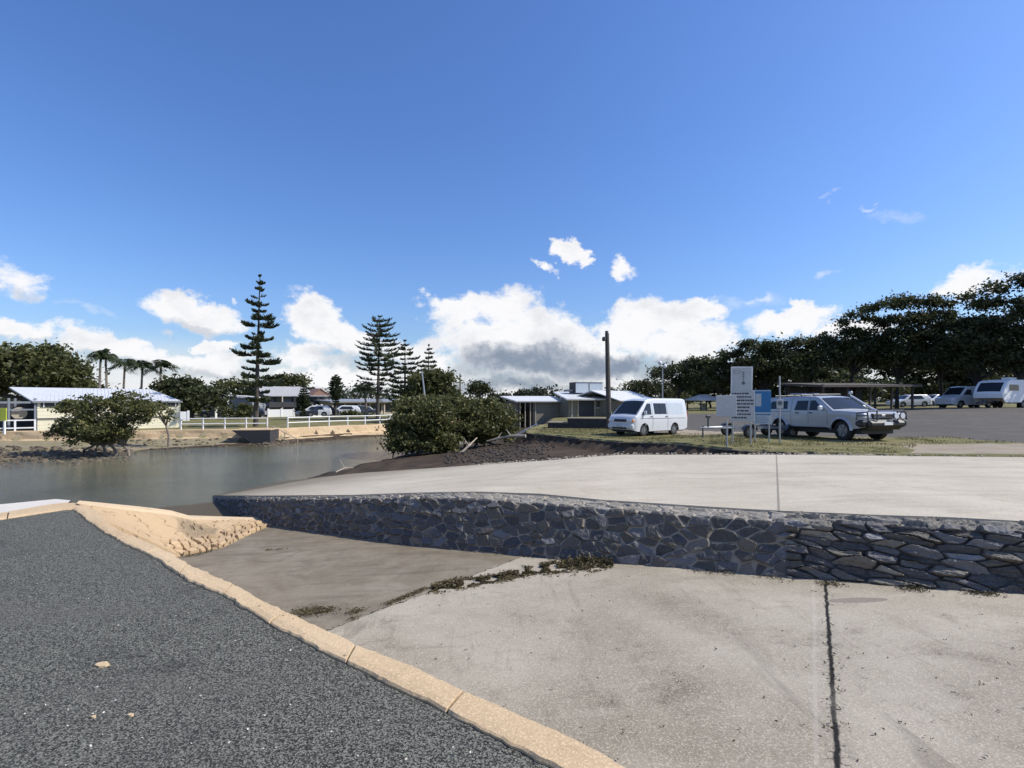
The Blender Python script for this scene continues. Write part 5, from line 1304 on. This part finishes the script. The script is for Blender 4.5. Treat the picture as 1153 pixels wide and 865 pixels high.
# --- mangroves
def mang(label,px,D,blobs,nc,per,seed,base,size=.10,tr=((0,0),(.6,.1),(-.7,.1),(1.3,.2),(-1.5,.2)),cr=.42,shell=.35,mat='leafmang'):
    return tree('mangrove_bush',label,'mangrove',px,D,blobs,.07,nc,per,cr,size,M[mat],seed,base=base,trunks=tr,shell=shell,bark='palebark')
b=W(118,507,29.2); b.z=-3.15
mang('round many-stemmed mangrove bush growing from the rocks in front of the cream pavilion',118,29.2,[(105,462,32,17),(140,455,26,15,.4),(160,463,17,10,-.3),(85,478,22,14,-.3),(115,482,30,14,-.8),(150,472,16,12,0),(70,487,14,9,.2),(100,494,22,9,-.6),(135,490,16,8,-.4)],190,62,71,b,cr=.34)
b=W(190,483,34); b.z=-2.9
mang('thin upright mangrove sapling beside the right end of the pavilion wall',190,33.5,[(180,464,13,7),(192,470,8,5),(170,458,12,8)],22,45,72,b,tr=((0,0),),cr=.35)
b=W(470,508,28.6); b.z=-3.1
mang('large rounded mangrove at the water edge, the left of the central clump',470,28.6,[(465,478,28,22),(450,490,16,14,-.6),(490,475,26,22,-.3),(475,460,30,13,1.5),(500,495,18,12,-.6),(462,498,22,11,-.8),(450,503,14,8,-.6),(458,458,14,9,.6),(485,456,12,7,.8),(478,504,16,8,-1.0),(500,505,12,7,-.6)],300,75,73,b,size=.105)
b=W(535,503,30.5); b.z=-2.9
mang('spreading olive mangrove right of the rounded one in the central clump',535,30.5,[(530,470,28,20),(555,470,24,15,-.2),(515,462,22,14,1.0),(545,482,30,11,-.8),(572,480,14,11,0),(505,486,18,10,0),(530,494,20,8,-.4),(552,457,13,7,.5),(508,453,12,7,.8),(558,491,18,7,-.3)],270,72,74,b,size=.105,mat='leafmang')
# --- right side trees under and behind the car park
g='dark park trees along the far side of the car park'
RT=[('flat-topped dark tree at the left end of the park tree row beside the globe lamp',765,62,[(762,418,26,6),(784,411,18,7),(745,424,12,5),(778,432,24,8)],75),
('rounded dark tree low behind the van at the left of the park trees',735,72,[(722,437,16,7),(742,440,18,8),(760,446,12,8)],70),
('high-crowned dark tree behind the left noticeboard',815,60,[(806,410,20,7),(823,400,14,6),(800,428,28,14),(834,422,22,16)],130),
('dark tree with a domed top above the blue sign',858,58,[(846,393,18,8),(868,391,14,6),(870,410,28,15),(848,420,24,16),(888,404,14,8)],150),
('dark tree with loose outline above the four-wheel drive roof',908,57,[(900,389,16,6),(922,383,14,6),(920,405,26,15),(893,415,24,17),(936,392,14,6)],140),
('tall gum with see-through crown left of the large park trees',958,56,[(950,366,7,4),(962,357,10,4),(978,350,12,4),(958,376,12,5),(985,362,10,5),(952,398,24,13),(978,396,24,20),(972,378,10,6)],125),
('tall gum with a long flat crown behind the picnic shelter',1010,54,[(1000,343,14,4),(1020,339,16,4),(1042,342,16,5),(1003,362,14,6),(1030,362,20,7),(1015,383,28,12),(1018,405,32,18)],170),
('tall dark gum above the far white cars',1060,53,[(1062,343,10,4),(1055,356,14,5),(1070,372,24,9),(1045,382,18,9),(1058,405,30,20)],150),
('tall gum with feathery sunlit top above the campervan',1100,50,[(1095,335,10,3),(1112,325,10,3),(1108,345,14,5),(1124,341,9,4),(1098,365,24,9),(1102,385,32,14),(1110,408,34,20)],165),
('largest gum at the right edge with drooping open clumps above the caravan',1148,48,[(1132,325,11,4),(1150,314,12,4),(1168,318,16,6),(1140,340,13,5),(1158,350,14,6),(1135,363,16,7),(1155,380,32,16),(1160,405,34,20),(1190,350,30,20)],200),
('far dark tree filling the gap behind the domed tree',890,85,[(885,425,34,14),(930,425,34,16),(900,443,45,10)],150),
('far dark tree filling the gap behind the tall gums',1000,88,[(990,412,44,22),(1050,412,44,22),(1010,438,60,12)],190),
('far dark tree behind the campervan and caravan',1110,85,[(1090,402,44,24),(1150,400,44,28),(1115,430,60,14),(1175,430,50,16)],210),
('far dark tree behind the flat-topped one at the left of the park trees',800,88,[(790,436,28,10),(830,434,30,13),(770,446,20,8)],120),
('dark undergrowth tree low behind the four-wheel drive',955,80,[(940,442,40,9),(975,440,40,10)],80),
('dark undergrowth tree low behind the far white cars',1060,92,[(1035,440,36,10),(1075,436,36,13)],90)]
for k,(lb,px,D,bl,nc) in enumerate(RT):
    tree('park_tree',lb,'tree',px,D,bl,.17,int(nc*(.9 if D<80 else 1.3)),(90 if D<80 else 46),(.85 if D<80 else 1.3),(.19 if D<80 else .4),M['leafdark'],100+k,group=g,shell=.5,bark='darkbark')
# --- seaweed strip on the lower slipway
rng=np.random.default_rng(3)
def onramp(px,py): return rampD(px,py)
A_=[onramp(*q) for q in ((486,662),(505,659),(540,655),(575,648),(610,640),(640,636),(665,633),(690,637))]
wds=[.10,.13,.10,.12,.13,.20,.24,.05]; cen=[]
for i in range(len(A_)-1):
    n=int((A_[i+1]-A_[i]).length*6500)
    for k in range(n):
        f=rng.random(); p=A_[i].lerp(A_[i+1],f); w_=wds[i]*(1-f)+wds[i+1]*f
        gg_=rng.normal(); hh_=abs(rng.normal())*.022*max(.2,1-abs(gg_)*.6)*(1+ (wds[i]>.19))
        x=p.x+gg_*w_*.45*.4; y=p.y+gg_*w_*.9; z=min(rampplane(x,y),-1.7)+hh_+.004
        if fbm(np.array([x*9.]),np.array([y*9.]),2,3)[0]>.33: cen.append((x,y,z))
V=leafquads(np.array(cen),.017,rng,.6,2.4); o=npmesh('seaweed_strip',V,np.arange(len(V)).reshape(-1,4),M['weed'],smooth=False); tag(o,'strip of drying olive seaweed lying along the joint of the lower slipway','seaweed',kind='stuff')
cen=[]
for (x0,y0,x1,y1,n,w_) in ((395,698,480,663,1100,.03),(335,690,372,688,900,.07),(395,690,420,686,500,.05),(885,655,1153,672,2600,.05),(560,625,885,653,900,.035),(930,655,945,862,160,.03),(208,628,250,618,420,.06),(300,620,335,618,150,.03)):
    p0=onramp(x0,y0); p1=onramp(x1,y1)
    for k in range(n):
        f=rng.random(); p=p0.lerp(p1,f)
        if fbm(np.array([p.x*4.]),np.array([p.y*4.]),2,8)[0]<.36: continue
        x=p.x+rng.normal()*w_; y=p.y+rng.normal()*w_; cen.append((x,y,min(rampplane(x,y),-1.7)+.008+rng.random()*.012))
V=leafquads(np.array(cen),.012,rng,.7,1.8); o=npmesh('leaf_litter',V,np.arange(len(V)).reshape(-1,4),M['weed'],smooth=False); tag(o,'scattered dry leaf litter caught along the joints and the foot of the stone wall','litter',kind='stuff')
# grass tufts on the verge
cen=[];V=[]
pts=rng.random((60000,2))*np.array([24,24])+np.array([0,14]); zz,_,_,dM_,dB_=hfun(pts[:,0],pts[:,1]); ok=(dB_>.12)&(~inpoly(pts[:,0],pts[:,1],carp))&(~inpoly(pts[:,0],pts[:,1],ROADP))&(fbm(pts[:,0]*.9,pts[:,1]*.9,3,14)>.42)&(pts[:,0]<pts[:,1]*1.05+1)&(dB_>(.45))&(~inpoly(pts[:,0],pts[:,1],[(12.4,15.9),(11,14.2),(20,9),(30,8),(18.5,15.6),(17,17.6),(14,17.6)]))
P_=np.column_stack([pts[ok],zz[ok]])[:26000]; n=len(P_); a=rng.random(n)*6.28; h=.03+.055*rng.random(n); w_=.012
dx=np.cos(a)*w_; dy=np.sin(a)*w_; lx=rng.normal(size=n)*.025; ly=rng.normal(size=n)*.025
V=np.stack([P_-np.stack([dx,dy,dx*0+.01],1),P_+np.stack([dx,dy,dx*0-.01],1),P_+np.stack([dx*.5+lx*.6,dy*.5+ly*.6,h*.7],1),P_+np.stack([lx,ly,h],1)],1).reshape(-1,3)
o=npmesh('grass_tufts',V,np.arange(len(V)).reshape(-1,4),M['grassblade'],smooth=False); tag(o,'short patchy grass on the verge around the van and signs','grass',kind='stuff')
# rocks
def rocks(name,label,pts,mat,seed):
    rr=random.Random(seed); m=MB()
    ico=[]; 
    import bmesh
    bm=bmesh.new(); bmesh.ops.create_icosphere(bm,subdivisions=1,radius=1); iv=[v.co.copy() for v in bm.verts]; jf=[[v.index for v in f.verts] for f in bm.faces]; bm.free()
    for (x,y,z,s) in pts:
        rot=Matrix.Rotation(rr.uniform(0,6),3,'Z')@Matrix.Rotation(rr.uniform(0,6),3,'X'); sc_=Vector((s*rr.uniform(.7,1.3),s*rr.uniform(.6,1.1),s*rr.uniform(.45,.8)))
        vs=[]
        for v in iv:
            q=v*rr.uniform(.75,1.15); q=rot@q; vs.append((x+q.x*sc_.x,y+q.y*sc_.y,z+q.z*sc_.z))
        m.add(vs,jf)
    o=build(name,m,mat); tag(o,label,'rocks',kind='stuff'); return o
def scatter(px0,py0,px1,py1,n,smin,smax,D0,D1,seed):
    r=random.Random(seed); out=[]
    while len(out)<n:
        D=r.uniform(D0,D1); px=r.uniform(px0,px1); x=XD(px,D); z=hz(x,D); py=HY-z*F/D
        if z<-3.4: z=-3.3
        if py0<=py<=py1: out.append((x,D,z+.02,r.uniform(smin,smax)))
        else:
            if r.random()<.0005: break
    return out
rocks('rock_rubble','rubble of brown rocks along the waterline below the left mangrove bush',scatter(-40,503,150,530,520,.10,.26,22.5,32,1),M['rock'],1)
rocks('rock_rubble','grey rubble heaped on the bank around the concrete steps',scatter(296,489,330,508,150,.10,.24,33,38,2),M['rock'],2)
rocks('mud_clods','dark oyster-covered clods and stones on the mud between the mangroves and the upper slipway',scatter(500,490,625,522,420,.03,.11,17,30,3),M['mud'],3)
rocks('waterline_stones','thin line of dark stones along the far waterline left of the central mangroves',scatter(120,494,440,512,260,.06,.16,27,45,4),M['rock'],4)
# loose stones at the edges of the upper slipway
pp=[];r=random.Random(8)
for k in range(420):
    q=Ff[r.randrange(85,225)]; pp.append((q[0]+r.uniform(-.1,.1),q[1]+abs(r.gauss(0,.16)),q[2]+.0+r.uniform(-.01,.02),r.uniform(.012,.045)))
rocks('edge_gravel','loose pale gravel along the far edge of the upper slipway',pp,M['road'],9)
# driftwood
def drift(label,P,r):
    b=Vector(P[0]); t=thing('driftwood',label,'driftwood',loc=b)
    m=MB(); m.tube([tuple(Vector(p)-b) for p in P],[r*(1-.6*i/(len(P)-1)) for i in range(len(P))],7); 
    n=len(P); 
    for i in range(1,n-1):
        s=Vector(P[i])-b; m.tube([tuple(s),tuple(s+Vector((.25*(-1)**i,.1,.35)))],[r*.5,r*.15],5)
    build('branch',m,M['drift'],t)
drift('pale driftwood branch leaning on the mud at the foot of the central mangroves',[W(518,511,26),W(528,502,26.3),W(537,493,27)],.07)
drift('pale fallen stem lying at the right foot of the central mangroves',[W(592,491,27.5),W(575,491,27.8),W(560,494,28),W(548,497,28)],.09)
drift('thin dark branch stranded at the waterline left of the central mangroves',[GP(378,21.8,.03),GP(388,22.2,.12),GP(398,22.6,.05)],.03)
# a flat pale stone and a few specks on the asphalt
def pebble(px,py,s,lb):
    D=-1.65/(-(py-HY)/F); c=Vector((XD(px,D),D,-1.645)); m=MB(); r=random.Random(int(px)); n=9
    P=[(c.x+s*1.3*math.cos(a)*r.uniform(.7,1.1),c.y+s*.9*math.sin(a)*r.uniform(.7,1.1)) for a in [6.283*k/n for k in range(n)]]
    m.prism(P,-1.654,-1.642); o=build('flat_stone',m,M['kerb']); tag(o,lb,'stone')
pebble(115,749,.035,'flat pale stone lying on the asphalt near the left side')
pebble(105,808,.010,'tiny pale chip on the asphalt, nearest the left bottom corner')
pebble(147,806,.012,'tiny pale chip on the asphalt right of the other chip')

# small debris on the lower slipway and pale chips on the asphalt
rng=np.random.default_rng(77); cen=[]
for k in range(190):
    px=rng.uniform(330,1153); py=rng.uniform(640,865); p=rampD(px,py)
    if p.y<9: 
        for q in range(rng.integers(1,4)): cen.append((p.x+rng.normal()*.012,p.y+rng.normal()*.012,min(rampplane(p.x,p.y),-1.7)+.008))
V=leafquads(np.array(cen),.0095,rng,.75,1.8); o=npmesh('leaf_debris',V,np.arange(len(V)).reshape(-1,4),M['weed'],smooth=False); tag(o,'tiny dark leaves and grit scattered over the lower slipway',"litter",kind='stuff')
cen=[]
for k in range(170):
    px=rng.uniform(0,560); py=rng.uniform(590,865); D=-1.65/(-(py-HY)/F); x=XD(px,D)
    if inpoly(np.array([x]),np.array([D]),AP)[0]: cen.append((x,D,-1.648))
V=leafquads(np.array(cen),.008,rng,.9,1.5); o=npmesh('pale_chips',V,np.arange(len(V)).reshape(-1,4),M['quay'],smooth=False); tag(o,'tiny pale chips scattered over the asphalt path','chips',kind='stuff')
# ================= sky, sun, camera =================
sc=bpy.context.scene
w=bpy.data.worlds.new('World'); sc.world=w; w.use_nodes=True; nt=w.node_tree; E.nt=nt
bg=nt.nodes['Background']; SKS=.105; bg.inputs[1].default_value=SKS
sky=nt.nodes.new('ShaderNodeTexSky'); sky.sky_type='NISHITA'; sky.sun_disc=False; sky.sun_elevation=rad(SUN_EL); sky.sun_rotation=rad(SUN_AZ)
sky.air_density=1.25; sky.dust_density=1.0; sky.ozone_density=2.6
tc=nt.nodes.new('ShaderNodeTexCoord').outputs['Generated']
x,y,z=sep(tc); az=E.m('ARCTAN2',x,y); hyp=E.m('SQRT',x*x+y*y); el=E.m('ARCTAN2',z,hyp)
n1=noise(scaled(tc,1,1,1.5),9,7,.62); n2=noise(scaled(tc,1,1,1.6),3.2,4,.5); n3=noise(scaled(tc,1,1,1.5),30,4,.6)
wa=az+(noise(scaled(tc,1,1,1.4),5,7,.62)-.5)*.26; we=el+(noise(scaled(tc,1.3,1.1,1.2),6.5,7,.62)-.5)*.12
def pa(px,py):
    q=(px-CX)/F; return math.atan(q), math.atan2((HY-py)/F,math.hypot(1,q))
cxyz=nt.nodes.new('ShaderNodeCombineXYZ'); nt.links.new(wa.s,cxyz.inputs[0]); nt.links.new(we.s,cxyz.inputs[1])
def blob(px,py,rx,ry,tilt=0,wgt=1.0):
    a0,e0=pa(px,py); ra=(pa(px+rx,py)[0]-pa(px-rx,py)[0])/2; re=(pa(px,py-ry)[1]-pa(px,py+ry)[1])/2
    n=nt.nodes.new('ShaderNodeMapping'); n.vector_type='TEXTURE'; nt.links.new(cxyz.outputs[0],n.inputs[0])
    n.inputs['Location'].default_value=(a0,e0,0); n.inputs['Rotation'].default_value=(0,0,-rad(tilt)); n.inputs['Scale'].default_value=(ra,re,1)
    d=nt.nodes.new('ShaderNodeVectorMath'); d.operation='DOT_PRODUCT'; nt.links.new(n.outputs[0],d.inputs[0]); nt.links.new(n.outputs[0],d.inputs[1])
    f=1.0-E(d.outputs['Value'])
    return (f*wgt if wgt!=1 else f), None
big=[(28,314,62,30,22),(200,350,60,21,12),(355,362,55,34,28),(410,388,60,20,12),(150,392,80,17,8),(228,387,20,11,0),(215,408,75,16,0),(30,374,60,14,0),(350,400,60,22,0),(380,425,90,26,0),
     (545,352,68,30,-6),(590,378,110,40,0),(620,410,160,40,0),(740,362,60,28,0),(760,390,110,30,0),(880,368,60,16,-8),(893,352,20,13,0),(790,350,40,18,10),(715,372,55,34,0),(530,360,40,26,0),(650,285,17,12,-30),(620,305,14,9,20),(697,300,26,17,-28),(510,347,28,15,20),(1120,322,70,20,-10),(960,372,70,12,0),(470,420,60,40,0)]
soft=[(937,223,17,7,-20,.5),(972,229,14,6,20,.45),(933,305,28,9,-15,.5),(846,341,14,6,0,.7),(234,331,9,6,0,.8),(105,352,40,9,15,.4),(1010,240,60,10,10,.25),(820,345,60,14,0,.35),(60,395,80,25,0,.5)]
fld=None; vv=None
for b in big:
    f_,v=blob(*b)
    fld=f_ if fld is None else fld.max(f_)
puff=(n1-.5)*3.2+(n3-.5)*1.1
cov=(fld+puff).ss(.0,.75)*fld.ss(-1.1,-.2)
sf=None
for b in soft:
    f_,v=blob(*b[:5]); f_=(f_+(n1-.5)*2.4).ss(.2,1.3)*b[5]
    sf=f_ if sf is None else sf.max(f_)
hz_=(el+(n2-.5)*.05).ss(.12,.02)*.8                      # pale broken cloud near the horizon
away=((y*-1).ss(0,.3))*(n2+ (n1-.5)*.5).ss(.52,.66)*el.ss(.02,.12)*.9    # scattered cumulus behind the viewer
cov=cov.max(sf).max(hz_).max(away)
# grey cloud bases
gr=None
for b in [(605,410,105,20,0),(700,412,90,16,0),(575,432,100,11,0)]:
    f_,v=blob(*b); gr=f_ if gr is None else gr.max(f_)
gs=(gr+(n1-.5)*2.6+(n3-.5)*1.0).ss(-.55,1.15)
g2=None
for b in [(35,332,50,12,20),(205,366,60,10,10),(400,405,70,12,10),(150,408,90,10,5),(225,420,90,8,0),(30,390,60,10,0),(380,440,90,10,0),(900,385,60,8,0)]:
    f_,v=blob(*b); g2=f_ if g2 is None else g2.max(f_)
gs=gs.max((g2+(n1-.5)*1.6).ss(0,1.2)*.45).max((n1-.5).ss(.0,.22)*.25)
K=.86/SKS
cc=mix(gs,(1.0*K,1.0*K,1.02*K),(.27*K,.33*K,.43*K))
skyc=mix(1.0,E(sky.outputs[0]),E(sky.outputs[0]))
hs=nt.nodes.new('ShaderNodeHueSaturation'); nt.links.new(skyc.s,hs.inputs['Color']); hs.inputs['Saturation'].default_value=1.12; hs.inputs['Value'].default_value=1.0
tint=nt.nodes.new('ShaderNodeMix'); tint.data_type='RGBA'; tint.blend_type='MULTIPLY'; tint.inputs[0].default_value=1; nt.links.new(hs.outputs[0],tint.inputs[6]); tint.inputs[7].default_value=(.85,1.02,1.44,1)
fin=mix(cov,E(tint.outputs[2]),cc); nt.links.new(fin.s,bg.inputs[0])
w.cycles.sampling_method='MANUAL'; w.cycles.sample_map_resolution=512
sl=bpy.data.lights.new('sun','SUN'); sl.energy=4.7; sl.angle=rad(.53); sl.color=(1,.955,.86)
so=bpy.data.objects.new('sun',sl); C.objects.link(so)
d=Vector((math.sin(rad(SUN_AZ))*math.cos(rad(SUN_EL)),math.cos(rad(SUN_AZ))*math.cos(rad(SUN_EL)),math.sin(rad(SUN_EL))))
so.rotation_euler=d.to_track_quat('Z','Y').to_euler(); so.location=d*60
cam=bpy.data.cameras.new('camera'); cam.sensor_width=36; cam.lens=36*F/1153; cam.shift_y=(HY-432.5)/1153; cam.clip_end=4000; cam.clip_start=.05
co=bpy.data.objects.new('camera',cam); co.rotation_euler=(rad(90),0,0); C.objects.link(co); sc.camera=co
sc.render.engine='CYCLES'; sc.view_settings.view_transform='Standard'; sc.view_settings.look='None'; sc.view_settings.exposure=.17; sc.view_settings.gamma=1
sc.render.resolution_x=1024; sc.render.resolution_y=768
